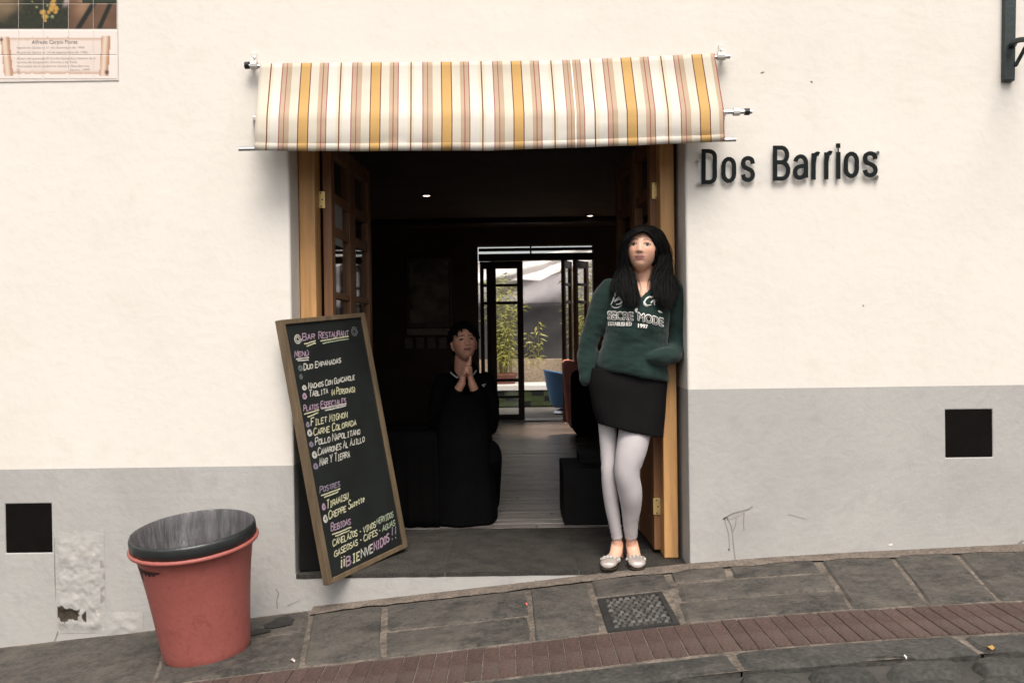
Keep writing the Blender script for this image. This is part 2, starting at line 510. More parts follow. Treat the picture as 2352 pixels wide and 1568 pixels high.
for i in range(8):
    for j in range(11):
        x = gx0 + .04 + i * .0275 + (j % 2) * .012; y = gy0 + .045 + j * .034
        ang = rnd.uniform(-.9, .9)
        M = Matrix.Translation((x, y, zp(x) + .000)) @ Matrix.Rotation(ang, 4, 'Z')
        s = rnd.uniform(.8, 1.15)
        v = [bm.verts.new(M @ Vector(p)) for p in ((-.011 * s, -.006, -.003), (.011 * s, -.006, -.003), (.011 * s, .006, -.003), (-.011 * s, .006, -.003), (-.007 * s, -.002, .007), (.007 * s, -.002, .007), (.007 * s, .002, .007), (-.007 * s, .002, .007))]
        for f in ((4, 5, 6, 7), (0, 1, 5, 4), (1, 2, 6, 5), (2, 3, 7, 6), (3, 0, 4, 7)): bm.faces.new([v[q] for q in f])
tag(obj('studs', bm, mat('worn_iron', (.065, .058, .05), .45, .4, 40, spec=.5), gr), kind='stuff')

# band of bricks
YB0, YB1 = -.795, -1.125
protos = []
for k in range(4):
    r = random.Random(k); bm = bmesh.new()
    hw = .0287; c = .0022
    v = [bm.verts.new((x + r.uniform(-.0006, .0006), y, z)) for z, i in ((-.05, 0), (0 - c, 0), (0, c)) for x, y in ((-hw + i, -.158 + i), (hw - i, -.158 + i), (hw - i, .158 - i), (-hw + i, .158 - i))]
    for q in range(4):
        e = (q + 1) % 4
        bm.faces.new((v[q], v[e], v[4 + e], v[4 + q])); bm.faces.new((v[4 + q], v[4 + e], v[8 + e], v[8 + q]))
    bm.faces.new((v[8], v[9], v[10], v[11]))
    me = bpy.data.meshes.new('brick'); bm.to_mesh(me); bm.free(); me.materials.append(BRICK); protos.append(me)
x = -3.0
while x < 3.0:
    o = link('brick', protos[rnd.randrange(4)], walk)
    sl = math.atan((zp(x + .05) - zp(x - .05)) / .1)
    o.location = (x, (YB0 + YB1) / 2 + rnd.uniform(-.003, .003), zp(x) - .0012 + rnd.uniform(-.0010, .0010))
    o.rotation_euler = (rnd.uniform(-.004, .004), -sl, rnd.uniform(-.006, .006))
    x += .0605 + rnd.uniform(-.0008, .0008)
# curb stones
cx = [-3.6, -2.7, -1.75, -.95, -.1, .74, 1.52, 2.3, 3.2]
for k, (a, b) in enumerate(zip(cx, cx[1:])):
    surf_piece('curb_stone', walk, CURB, [(a + .006, -1.15), (b - .006, -1.15), (b - .006, -1.302), (a + .006, -1.302)], .2, .004, nx=8, ny=3, rough=.004, round_=.012, seed=200 + k)
# cobbles of the street
k = 0
y = -1.325
row = 0
while y > -2.35:
    d = rnd.uniform(.13, .17)
    x = -2.9 + rnd.uniform(0, .2)
    while x < 3.0:
        ln = rnd.uniform(.15, .27)
        bm = bmesh.new()
        nu, nv = 9, 7
        g = []
        sx, sy = rnd.uniform(-.02, .02), rnd.uniform(-.012, .012)
        for i in range(nu):
            colv = []
            for j in range(nv):
                u = -1 + 2 * i / (nu - 1); v = -1 + 2 * j / (nv - 1)
                # square to rounded square
                uu = u * math.sqrt(1 - v * v * .32); vv2 = v * math.sqrt(1 - u * u * .32)
                px_ = x + ln / 2 + uu * (ln / 2 - .006) + sx * v; py_ = y - d / 2 + vv2 * (d / 2 - .005) + sy * u
                h = (1 - abs(u) ** 4) * (1 - abs(v) ** 4)
                zz = zp(px_) - .032 + .040 * h ** .45 + noise.noise(Vector((px_ * 14, py_ * 14, k))) * .006
                colv.append(bm.verts.new((px_, py_, zz)))
            g.append(colv)
        for a, b in zip(g, g[1:]):
            for j in range(nv - 1): bm.faces.new((a[j], a[j + 1], b[j + 1], b[j]))
        obj('cobble', bm, COBBLE, road, smooth=True)
        x += ln + .012; k += 1
    y -= d + .010

def ground_blot(name, parent, m, cx_, cy_, rx_, ry_, seed, dz=.006, rot=0):
    bm = bmesh.new()
    vs_ = []
    for i in range(28):
        a = i * 2 * math.pi / 28
        r_ = 1 + .45 * noise.noise(Vector((math.cos(a) * 1.3, math.sin(a) * 1.3, seed)))
        dx, dy = math.cos(a) * rx_ * r_, math.sin(a) * ry_ * r_
        x_ = cx_ + dx * math.cos(rot) - dy * math.sin(rot); y_ = cy_ + dx * math.sin(rot) + dy * math.cos(rot)
        vs_.append(bm.verts.new((x_, y_, zp(x_) + dz)))
    cv = bm.verts.new((cx_, cy_, zp(cx_) + dz))
    for i in range(28): bm.faces.new((cv, vs_[i], vs_[(i + 1) % 28]))
    return obj(name, bm, m, parent)
ground_blot('stain', walk, mat('oil_stain', (.017, .016, .015), .6, .4, 18, fine=.5), -1.07, -.17, .075, .075, 3.3, rot=.6)
ground_blot('stain', walk, MATS['oil_stain'], -1.13, -.27, .05, .04, 8.1)
# dirt washed up along the foot of the wall
bm = bmesh.new()
vs_ = []
for i in range(81):
    x_ = -.95 + i * .05
    y_ = -.045 - .035 * (1 + noise.noise(Vector((x_ * 5, 0, 2)))) - .02 * noise.noise(Vector((x_ * 17, 4, 2)))
    vs_.append((bm.verts.new((x_, .002, zp(x_) + .012)), bm.verts.new((x_, y_ * .6, zp(x_) + .009)), bm.verts.new((x_, y_, zp(x_) + .0035))))
for a, b in zip(vs_, vs_[1:]):
    bm.faces.new((a[0], b[0], b[1], a[1])); bm.faces.new((a[1], b[1], b[2], a[2]))
tag(obj('dirt', bm, mat('dirt', (.13, .104, .084), .95, .3, 12, bump=.5, bscale=90, fine=.35), walk), kind='stuff')

# litter
def litter(name, px_, py_, wd, hd, c, label, cat, rot=0.3):
    zz = -.1
    for _ in range(4):
        g_ = G(px_, py_, zz); zz = zp(g_.x) + .008
    bm = bmesh.new()
    v = [bm.verts.new((math.cos(a) * wd * (1 if i % 2 else .8), math.sin(a) * hd, .006 * math.sin(2.3 * a))) for i, a in enumerate([k_ * math.pi / 4 for k_ in range(8)])]
    c_ = bm.verts.new((0, 0, .006))
    for i in range(8): bm.faces.new((c_, v[i], v[(i + 1) % 8]))
    o = obj(name, bm, mat(name + '_paper', c, .8, .1, 30))
    o.location = (g_.x, g_.y, zz + .002); o.rotation_euler = (0, 0, rot)
    tag(o, label, cat)
litter('fallen_leaf', 2275, 1487, .017, .008, (.35, .20, .06), 'small yellowish dry leaf lying on the kerb stone', 'leaf')
litter('paper_scrap', 2078, 1508, .006, .008, (.6, .56, .52), 'tiny white paper scrap on the kerb edge', 'litter')
litter('red_scrap', 1209, 1387, .006, .007, (.5, .12, .10), 'tiny reddish scrap on the pavement left of the grate', 'litter')
litter('pebble', 672, 1516, .011, .012, (.42, .36, .33), 'pale pebble in the pavement joint right of the red bin', 'litter', .9)

# ------------------------------------------------------------------ building
BX0, BX1 = -1.033, .822          # edges of the doorway in the wall
bld = empty('restaurant_building', (0, .3, 0), 'cream plastered restaurant front with grey painted base and wide open doorway', 'building')
ZL = P(350, 1073, 0).z; ZR = P(1960, 889, 0).z
VL = (P(12, 1157, 0), P(120, 1268, 0)); VR = (P(2171, 941, 0), P(2280, 1049, 0))
xs = sorted([-7, VL[0].x, VL[1].x, BX0, BX1, VR[0].x, VR[1].x, 7])
zs = sorted([-2.2, -.008, VL[1].z, VL[0].z, ZL, VR[1].z, VR[0].z, ZR, 2.22, 4.3])
TH = .55

def grid_wall(inside, holes):
    bm = bmesh.new(); C = {}
    def V(i, j, k):
        q = (i, j, k)
        if q not in C: C[q] = bm.verts.new((xs[i], (0, TH)[k], zs[j]))
        return C[q]
    for i in range(len(xs) - 1):
        for j in range(len(zs) - 1):
            if not inside(i, j): continue
            bm.faces.new((V(i, j, 0), V(i + 1, j, 0), V(i + 1, j + 1, 0), V(i, j + 1, 0)))
            bm.faces.new((V(i, j, 1), V(i, j + 1, 1), V(i + 1, j + 1, 1), V(i + 1, j, 1)))
            for di, dj, a, b in ((-1, 0, (0, 0), (0, 1)), (1, 0, (1, 1), (1, 0)), (0, -1, (1, 0), (0, 0)), (0, 1, (0, 1), (1, 1))):
                ii, jj = i + di, j + dj
                out = not (0 <= ii < len(xs) - 1 and 0 <= jj < len(zs) - 1) or holes(ii, jj)
                if out:
                    bm.faces.new((V(i + a[0], j + a[1], 0), V(i + b[0], j + b[1], 0), V(i + b[0], j + b[1], 1), V(i + a[0], j + a[1], 1)))
    return bm
def mid(i, j): return (xs[i] + xs[i + 1]) / 2, (zs[j] + zs[j + 1]) / 2
def is_hole(i, j):
    x_, z_ = mid(i, j)
    if BX0 < x_ < BX1 and -.008 < z_ < 2.22: return True
    for q in (VL, VR):
        if q[0].x < x_ < q[1].x and q[1].z < z_ < q[0].z: return True
    return False
def is_dado(i, j):
    x_, z_ = mid(i, j)
    return z_ < (ZL if x_ < 0 else ZR) and not (BX0 < x_ < BX1 and z_ > -.008)
obj('plaster_wall', grid_wall(lambda i, j: not is_hole(i, j) and not is_dado(i, j), is_hole), CREAM, bld, bevel=.012, segs=3)
obj('painted_base', grid_wall(lambda i, j: not is_hole(i, j) and is_dado(i, j), is_hole), DADO, bld, bevel=.010, segs=3)
for q in (VL, VR):                                    # recessed dark vent boxes
    bm = bmesh.new()
    box(bm, q[0].x - .004, q[1].x + .004, .005, .03, q[1].z - .004, q[0].z + .004)
    obj('vent_panel', bm, mat('vent_dark', (.006, .005, .0045), .9, .2, 10, spec=.04), bld)

# relief plaster patch and broken hole at the lower left
def relief(name, px0, px1, py0, py1, nx, nz_, hfun, cfun):
    a = P(px0, py0, 0); b = P(px1, py1, 0)
    bm = bmesh.new(); g = []
    for i in range(nx + 1):
        col = []
        for j in range(nz_ + 1):
            u, v = i / nx, j / nz_
            col.append(bm.verts.new((lerp(a.x, b.x, u), -hfun(u, v), lerp(a.z, b.z, v))))
        g.append(col)
    for p, q in zip(g, g[1:]):
        for j in range(nz_): bm.faces.new((p[j], q[j], q[j + 1], p[j + 1]))
    cl = [cfun(i / nx, j / nz_) for i in range(nx + 1) for j in range(nz_ + 1)]
    o = obj(name, bm, mat_attr('patched_plaster', .8, .25, bump=.25, bscale=60), bld, smooth=True)
    at = o.data.color_attributes.new('Col', 'FLOAT_COLOR', 'POINT')
    for k_, c in enumerate(cl): at.data[k_].color = (*c, 1)
    return o
def ptch(u, v):
    e = sstep(0, .12, u) * sstep(1, .80, u) * sstep(0, .22, v) * sstep(1, .90, v)
    wob = noise.noise(Vector((u * 3, v * 5, 1))) * .5 + .5
    h = .006 * e + e * .006 * noise.noise(Vector((u * 4, v * 9, 3))) + e * .0025 * noise.noise(Vector((u * 12, v * 22, 7)))
    # broken corner
    hole = sstep(.0, .12, broken(u, v))
    return lerp(h + .0015, -.004 + .0055 * 1, hole) if hole > 0 else h + .0015
def broken(u, v):
    # dark triangular chunk near the foot
    uu, vv_ = u, v
    n_ = noise.noise(Vector((u * 7, v * 12, 11))) * .06
    return min(uu - .02, .62 - uu, vv_ - (.715 + .14 * uu) + n_, .865 - vv_ + n_) * 2.2
def pcol(u, v):
    base = (.355, .34, .318)
    n_ = noise.noise(Vector((u * 6, v * 12, 21)))
    c = [x_ * (1 + .12 * n_) for x_ in base]
    b = broken(u, v)
    if b > .01:
        k_ = .5 + .5 * noise.noise(Vector((u * 30, v * 40, 5)))
        return [lerp(x_, y_, k_) for x_, y_ in zip((.018, .015, .012), (.06, .045, .03))]
    for (a0, b0, r_) in ((.80, .24, .030), (.07, .60, .022), (.85, .82, .028), (.83, .78, .016), (.38, .80, .012), (.95, .97, .02), (.35, .87, .02)):
        if math.hypot((u - a0), (v - b0) * 2.1) + .01 * n_ < r_: return (.50, .45, .39)
    if u > .9 and .3 < v < .75 and n_ > .1: return (.25, .235, .22)
    return c
relief('plaster_patch', 126, 244, 1216, 1452, 48, 90, ptch, pcol)
# wavy second smear right of it
relief('plaster_patch', 240, 330, 1405, 1470, 20, 16, lambda u, v: .002 + .008 * math.sin(math.pi * u) * math.sin(math.pi * v) * (1 + noise.noise(Vector((u * 4, v * 4, 9)))), lambda u, v: (.355, .34, .318))

# thin marks on the walls
def wall_line(pts_px, wd, m, name='wall_mark', y=-.0016):
    bm = bmesh.new()
    pts = [P(a, b, y) for a, b in pts_px]
    cm = catmull([(p.x, p.z) for p in pts], 5)
    ribbon3d(bm, [Vector(c) for c in cm], wd, lambda q: Vector((q.x, y, q.y)), None)
    obj(name, bm, m, bld)
DRIP = mat('drip_mark', (.20, .185, .165), .8, .2, 20)
CRACK = mat('crack_mark', (.12, .11, .10), .9, .2, 20)
wall_line([(1668, 1186), (1676, 1200), (1681, 1214), (1684, 1245), (1688, 1280), (1690, 1295)], .004, DRIP)
wall_line([(1664, 1190), (1668, 1207), (1674, 1230), (1675, 1260)], .003, DRIP)
wall_line([(1691, 1190), (1689, 1205), (1683, 1222)], .003, DRIP)
wall_line([(1709, 1176), (1708, 1200), (1709, 1218)], .003, DRIP)
wall_line([(1660, 1192), (1680, 1180), (1700, 1174), (1720, 1168), (1728, 1162)], .006, DRIP)
wall_line([(1662, 1190), (1684, 1188), (1708, 1175)], .010, mat('drip_pale', (.31, .285, .255), .8, .2, 20))
wall_line([(1672, 1261), (1676, 1262)], .009, CRACK); wall_line([(1688, 1288), (1694, 1289)], .008, CRACK)
wall_line([(228, 1283), (232, 1310), (230, 1345), (234, 1368), (229, 1395)], .006, DRIP)
wall_line([(127, 1235), (126, 1300), (130, 1380), (137, 1420), (133, 1450), (124, 1475)], .006, DRIP)
wall_line([(634, 1352), (640, 1362), (636, 1376), (637, 1396)], .004, DRIP)
wall_line([(1070, 1370), (1130, 1358), (1180, 1352)], .004, DRIP)
wall_line([(1230, 1330), (1233, 1352)], .004, DRIP)
wall_line([(1862, 187), (1866, 190)], .006, CRACK); wall_line([(1747, 168), (1755, 166)], .005, DRIP); wall_line([(2350, 1240), (2335, 1255), (2342, 1268)], .012, DRIP)
wall_line([(1982, 700), (1984, 704)], .004, CRACK)
FAINTG = mat('faint_grey_scratch', (.30, .288, .272), .9, .1, 20)
for pts, wd_ in (([(1810, 1180), (1850, 1190)], .005), ([(660, 1390), (690, 1376)], .006), ([(575, 1180), (580, 1240), (577, 1275)], .003)):
    wall_line(pts, wd_, FAINTG)
for (a, b) in ((1866, 1282), (2045, 1250), (1985, 1276)):
    wall_line([(a - 4, b + 1), (a + 5, b - 1)], .009, mat('chip_white', (.68, .6, .53), .9, .1, 30))

# threshold slab (worn dark stone) and interior floor
TSTONE = mat('threshold_stone', (.042, .038, .033), .9, .35, 9, bump=.5, bscale=170, spec=.15, piece=.12, stain=(.06, .053, .045), stain_scale=4, stain_lo=.55, stain_hi=.8, fine=.5)
bm = bmesh.new()
box(bm, BX0 - .0, BX1 + .0, .02, .93, -.25, -.0065)
thr = tag(obj('threshold', bm, mat('threshold_joint', (.025, .022, .02), .9, .2, 12)), kind='structure')
tx = [BX0 + .002, -.33, .30, BX1 - .002]
for a, b in zip(tx, tx[1:]):
    bm = bmesh.new()
    nxx, nyy = 14, 10
    g = [[None] * (nyy + 1) for _ in range(nxx + 1)]
    for i in range(nxx + 1):
        for j in range(nyy + 1):
            x_ = lerp(a + .0006, b - .0006, i / nxx); y_ = lerp(.006, .9315, j / nyy)
            if j == 0: y_ += -.0075 + .003 * noise.noise(Vector((x_ * 25, 1, 1)))
            drop = -.006 if j == 0 else 0
            g[i][j] = bm.verts.new((x_, y_, .001 + drop + .0022 * noise.noise(Vector((x_ * 6, y_ * 6, 3)))))
    for i in range(nxx):
        for j in range(nyy): bm.faces.new((g[i][j], g[i + 1][j], g[i + 1][j + 1], g[i][j + 1]))
    rim = [g[i][0] for i in range(nxx + 1)]
    low = [bm.verts.new(v.co - Vector((0, 0, .02))) for v in rim]
    for i in range(nxx): bm.faces.new((rim[i], low[i], low[i + 1], rim[i + 1]))
    obj('stone_slab', bm, TSTONE, thr)

RX0, RX1, RY0, RY1, RH = -1.75, 1.85, .93, 7.25, 2.46
PLANK = mat('floor_plank', (.19, .163, .15), .24, .45, 3.5, bump=.25, bscale=45, spec=.8, stretch=(1.2, 9, 9), piece=.25)
bm = bmesh.new(); box(bm, RX0, RX1, RY0, RY1 + .2, -.06, -.006)
flo = tag(obj('interior_floor', bm, mat('floor_gap', (.012, .010, .009), .9, .1, 10)), kind='structure')
y = RY0 + .003
pm = []
for k in range(3):
    bm = bmesh.new(); c = .002; hy = .056
    v = [bm.verts.new(q) for q in ((0, -hy, -.004), (1, -hy, -.004), (1, hy, -.004), (0, hy, -.004), (c, -hy + c, 0), (1 - c, -hy + c, 0), (1 - c, hy - c, 0), (c, hy - c, 0))]
    for f in ((4, 5, 6, 7), (0, 1, 5, 4), (1, 2, 6, 5), (2, 3, 7, 6), (3, 0, 4, 7)): bm.faces.new([v[i] for i in f])
    bmesh.ops.subdivide_edges(bm, edges=bm.edges[:], cuts=0)
    me = bpy.data.meshes.new('floor_plank'); bm.to_mesh(me); bm.free(); me.materials.append(PLANK); pm.append(me)
row = 0
while y + .115 < RY1 + .2:
    x = RX0
    while x < RX1:
        ln = min(rnd.uniform(1.2, 2.0), RX1 - x)
        if ln < .3: break
        o = link('floor_plank', pm[rnd.randrange(3)], flo)
        o.location = (x + .001, y + .057, rnd.uniform(-.0012, .0012)); o.scale = (ln - .002, 1, 1)
        o.rotation_euler = (rnd.uniform(-.006, .006), 0, 0)
        x += ln
    y += .1155

# interior shell
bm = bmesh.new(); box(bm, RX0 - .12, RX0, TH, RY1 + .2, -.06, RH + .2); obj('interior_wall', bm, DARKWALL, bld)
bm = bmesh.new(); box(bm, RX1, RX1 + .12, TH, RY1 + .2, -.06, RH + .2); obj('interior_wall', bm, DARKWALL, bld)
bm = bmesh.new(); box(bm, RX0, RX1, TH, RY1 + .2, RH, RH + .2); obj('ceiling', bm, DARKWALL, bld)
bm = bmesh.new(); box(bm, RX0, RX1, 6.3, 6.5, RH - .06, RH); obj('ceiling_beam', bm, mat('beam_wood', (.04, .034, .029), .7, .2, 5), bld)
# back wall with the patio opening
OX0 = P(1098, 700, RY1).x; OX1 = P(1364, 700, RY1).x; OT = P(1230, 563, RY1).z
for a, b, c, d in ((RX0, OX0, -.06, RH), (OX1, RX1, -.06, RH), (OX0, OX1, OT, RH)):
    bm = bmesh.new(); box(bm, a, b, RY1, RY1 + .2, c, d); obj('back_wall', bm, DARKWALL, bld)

# front door frame
FY = .17
def post(x0, x1, m=WOOD, z0=0.004, z1=2.215, y0=FY, y1=FY + .13, parent=None, name='post'):
    bm = bmesh.new(); box(bm, x0, x1, y0, y1, z0, z1)
    return obj(name, bm, m, parent, bevel=.006)
fr = empty('door_frame', (0, FY, 0), None, None); fr.parent = bld; fr.matrix_parent_inverse = Matrix.Translation((0, -.3, 0))
PL0, PL1 = BX0 + .003, P(727, 700, FY).x
PR0, PR1 = P(1519, 700, FY).x, BX1 - .022
post(PL0, PL1, parent=fr); post(PR0, PR1, parent=fr)
bm = bmesh.new(); box(bm, PL1, PR0, FY, FY + .13, 2.12, 2.215); obj('lintel', bm, WOOD, fr, bevel=.006)

def door_leaf(hx, hy, ang, width, z0, z1, thick, stile, rails, cols, m_edge, m_in, parent, name='folding_door', panel_to=None, hinges=()):
    """leaf from its hinge edge along direction ang; rails: list of (z0,z1)"""
    M = Matrix.Translation((hx, hy, 0)) @ Matrix.Rotation(ang, 4, 'Z')
    t = thick / 2
    bm = bmesh.new()
    box(bm, 0, stile, -t, t, z0, z1, M); box(bm, width - stile, width, -t, t, z0, z1, M)
    d = obj(name, bm, m_edge, parent, bevel=.004)
    def sub(nm, a, b, c0, c1, e, f, m, bv=.004):
        bm = bmesh.new(); box(bm, a, b, c0, c1, e, f, M); return obj(nm, bm, m, d, bevel=bv)
    for (a, b) in rails: sub('rail', stile, width - stile, -t * .8, t * .8, a, b, m_in)
    inner = width - 2 * stile
    mw = .03
    cw = (inner - mw * (cols - 1)) / cols
    for k in range(1, cols):
        a = stile + k * cw + (k - 1) * mw
        for (r0, r1) in zip(rails, rails[1:]):
            if panel_to is not None and r0[1] < panel_to: continue
            sub('muntin', a, a + mw, -t * .7, t * .7, r0[1], r1[0], m_in, .003)
    for (r0, r1) in zip(rails, rails[1:]):
        if panel_to is not None and r0[1] < panel_to:
            sub('door_panel', stile, width - stile, -t * .35, t * .35, r0[1], r1[0], m_in, .003)
            continue
        for k in range(cols):
            a = stile + k * (cw + mw)
            sub('pane', a, a + cw, -.002, .002, r0[1], r1[0], GLASS, 0)
    return d, M
zr = lambda py_, Y: P(790, py_, Y).z
rl = [(.02, .16), (.60, .68), (zr(690, 4.9 - CAM_D), zr(675, 4.9 - CAM_D)), (zr(560, .75), zr(538, .75)), (1.79, 1.84), (2.03, 2.115)]
hxL = P(754, 700, FY + .10).x
d1, M1 = door_leaf(hxL, FY + .11, math.radians(90 - 1.5), .52, .02, 2.115, .045, .075, rl, 1, WOOD2, WOOD2, bld, panel_to=.5)
d1b, M1b = door_leaf(hxL + .012, FY + .11 + .525, math.radians(90 - 3), .50, .02, 2.115, .045, .075, rl, 1, WOOD2, WOOD2, bld, panel_to=.5)
hxR = P(1507, 700, FY + .10).x
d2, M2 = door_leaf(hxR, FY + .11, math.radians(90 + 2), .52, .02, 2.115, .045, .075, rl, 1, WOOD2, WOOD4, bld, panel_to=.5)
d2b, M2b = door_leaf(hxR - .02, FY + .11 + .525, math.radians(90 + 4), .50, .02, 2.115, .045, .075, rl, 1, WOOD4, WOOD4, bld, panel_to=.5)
def hinge(px0, px1, py0, py1, parent, Y=FY + .105):
    a = P(px0, py0, Y); b = P(px1, py1, Y)
    bm = bmesh.new(); box(bm, a.x, b.x, Y - .003, Y + .002, b.z, a.z)
    h = obj('hinge', bm, BRASS, parent, bevel=.001)
    bm = bmesh.new()
    for fx, fz in ((.45, .1), (.65, .5), (.5, .9)):
        c = Vector((lerp(a.x, b.x, fx), Y - .0036, lerp(a.z, b.z, fz)))
        bmesh.ops.create_circle(bm, cap_ends=True, segments=8, radius=.004, matrix=Matrix.Translation(c) @ Matrix.Rotation(math.pi / 2, 4, 'X'))
    tag(obj('hinge_screws', bm, BLACKP, parent), kind='stuff')
hinge(729, 747, 440, 478, d1); hinge(1497, 1516, 420, 457, d2); hinge(1500, 1517, 1144, 1181, d2)
# notice behind the left door glass
bm = bmesh.new(); box(bm, .13, .30, -.012, -.010, 1.58, 1.80, M1)
nt_ = obj('paper_notice', bm, mat('notice_paper', (.30, .30, .28), .8, .06, 20))
tag(nt_, 'pale paper notice stuck to the glass of the left folding door', 'notice')

# patio doors in the back opening
pd = empty('patio_doorway', (0, RY1, 0), None, None); pd.parent = bld; pd.matrix_parent_inverse = Matrix.Translation((0, -.3, 0))
YD = RY1 + .06
def pbox(name, px0, px1, py0, py1, Y, dy, m, parent, bv=.004):
    a = P(px0, py0, Y); b = P(px1, py1, Y)
    bm = bmesh.new(); box(bm, a.x, b.x, Y, Y + dy, b.z, a.z)
    return obj(name, bm, m, parent, bevel=bv)
pbox('transom_bar', 1099, 1364, 583.5, 596, RY1 + .02, .10, DARKWOOD, pd)
pbox('transom_mullion', 1217, 1221, 563, 583, RY1 + .05, .05, DARKWOOD, pd)
pbox('transom_bar', 1099, 1364, 570.5, 574, RY1 + .05, .05, DARKWOOD, pd)
pbox('pane', 1099, 1217, 563, 583, RY1 + .07, .004, GLASS, pd, 0); pbox('pane', 1221, 1364, 563, 583, RY1 + .07, .004, GLASS, pd, 0)
def zb(py_): return P(1170, py_, YD).z
# left leaf: faces the room
z_top, z_bot = zb(600), zb(966)
rb = [(z_bot, zb(951)), (zb(914), zb(908)), (zb(876), zb(869)), (zb(699), zb(692)), (zb(658), zb(652)), (zb(617), z_top)]
xa, xb = P(1127, 780, YD).x, P(1203, 780, YD).x
pl, _ = door_leaf(xa, YD, 0.0, xb - xa, z_bot, z_top, .045, P(1141, 780, YD).x - xa, rb, 1, DARKWOOD, DARKWOOD, bld, name='patio_door')
xc = P(1104, 780, YD).x
pl2, _ = door_leaf(xc, YD + .03, 0.05, xa - xc + .005, z_bot, z_top, .04, .05, rb, 1, DARKWOOD, DARKWOOD, bld, name='patio_door')
# right leaves: folded open into the patio, its light put into a brighter wood colour
WOOD3 = mat('lit_patio_wood', (.16, .07, .035), .45, .3, 3, stretch=(8, 8, .6), spec=.5)
xe = P(1293, 780, YD).x; xf = P(1360, 780, YD).x
pr, _ = door_leaf(xe, YD - .12, math.radians(70), .36, z_bot, z_top, .045, .06, rb, 1, WOOD3, WOOD3, bld, name='patio_door')
pr2, _ = door_leaf(xe + .15, YD - .04, math.radians(56), .34, z_bot, z_top, .045, .06, rb, 1, WOOD3, WOOD3, bld, name='patio_door')
pbox('door_edge', 1290, 1296, 596, 966, YD - .15, .03, DARKWOOD, pd)
bm = bmesh.new(); a = P(1127, 968, RY1); box(bm, OX0, OX1, RY1 - .03, RY1 + .25, -.004, .018)
obj('door_sill', bm, mat('pale_sill', (.42, .39, .36), .5, .1, 8), pd, bevel=.004)

# ------------------------------------------------------------------ patio behind
bm = bmesh.new()
for (a, b, c, d) in ((-8, 8, RY1 + .2, 20),):
    v = [bm.verts.new(p) for p in ((a, c, -.02), (b, c, -.02), (b, d, -.02), (a, d, -.02))]; bm.faces.new(v)
tag(obj('patio_ground', bm, mat('patio_floor', (.16, .14, .12), .8, .2, 6)), kind='structure')
# chequered tile step
YT = 9.7
stp = empty('patio_step', (.3, YT + .5, 0), 'low patio step faced with dark green and black tiles, white ledge on top', 'step')
tz1 = P(1240, 897, YT).z; tz0 = 0.0
x0 = P(1100, 920, YT).x; tw = P(1234, 920, YT).x - P(1204, 920, YT).x
TG = mat('green_tile', (.045, .058, .022), .4, .25, 10, piece=.2); TK = mat('black_tile', (.012, .012, .011), .4, .2, 10)
hz = (tz1 - tz0) / 3
for r_ in range(3):
    for c_ in range(11):
        bm = bmesh.new(); box(bm, x0 + c_ * tw + .002, x0 + (c_ + 1) * tw - .002, YT, YT + .012, tz0 + r_ * hz + .002, tz0 + (r_ + 1) * hz - .002)
        obj('tile', bm, TK if (r_ + c_) % 3 == 0 else TG, stp)
bm = bmesh.new(); box(bm, x0 - .3, x0 + 12 * tw, YT + .012, YT + .9, 0, tz1 - .004); obj('core', bm, mat('grey_render', (.2, .19, .18), .9, .1, 6), stp)
lz0 = P(1240, 896, YT - .02).z; lz1 = P(1240, 884, YT - .02).z
bm = bmesh.new(); box(bm, x0 - .3, x0 + 12 * tw, YT - .02, YT + .9, lz0 + .002, lz1); obj('ledge', bm, mat('white_ledge', (.66, .62, .57), .7, .06, 8), stp, bevel=.006)
# brown gravel bed front behind the ledge
YG = 11.0
pw = empty('planter_wall', (.3, YG, 0), 'low brown rough wall behind the white patio ledge', 'wall')
bm = bmesh.new(); box(bm, -1.6, 2.4, YG, YG + .15, 0, P(1240, 824, YG).z); obj('wall_face', bm, mat('brown_render', (.34, .26, .185), .95, .3, 20, bump=.5, bscale=50, fine=.3), pw)
# grey fabric wall
def cloth(name, px_list, Y, m, label, cat, wav=.03, seed=1, nx=40, nz_=14):
    """hanging cloth between a top and a bottom edge given as picture points"""
    top, bot = px_list
    bm = bmesh.new(); g = []
    for i in range(nx + 1):
        u = i / nx; col = []
        for j in range(nz_ + 1):
            v = j / nz_
            tx_, ty_ = interp(top[0], u), interp(top[1], u)
            bx_, by_ = interp(bot[0], u), interp(bot[1], u)
            p = P(lerp(tx_, bx_, v), lerp(ty_, by_, v), Y)
            d_ = wav * (noise.noise(Vector((u * 5 + v * 2.2, v * 1.2, seed))) + .5 * noise.noise(Vector((u * 14 + v * 5, v * 3, seed + 3))))
            p = CAM_P + (p - CAM_P) * ((p.y + d_ - CAM_P.y) / (p.y - CAM_P.y))
            col.append(bm.verts.new(p))
        g.append(col)
    for a_, b_ in zip(g, g[1:]):
        for j in range(nz_): bm.faces.new((a_[j], b_[j], b_[j + 1], a_[j + 1]))
    o = obj(name, bm, m, smooth=True)
    so = o.modifiers.new('solid', 'SOLIDIFY'); so.thickness = .004
    return tag(o, label, cat)
cloth('dark_tarp', (([(0, 1000), (1, 1480)], [(0, 700), (1, 695)]), ([(0, 1000), (1, 1480)], [(0, 832), (1, 828)])), 12.6, mat('grey_tarp', (.045, .042, .041), .8, .12, 5), 'dark grey tarpaulin hung along the back of the patio', 'tarpaulin', .05, 4)
cloth('light_tarp', (([(0, 1000), (1, 1480)], [(0, 610), (1, 600)]), ([(0, 1000), (1, 1480)], [(0, 703), (1, 697)])), 12.7, mat('lilac_tarp', (.36, .33, .335), .8, .12, 4), 'light grey sheet above the dark patio tarpaulin', 'sheet', .10, 9)
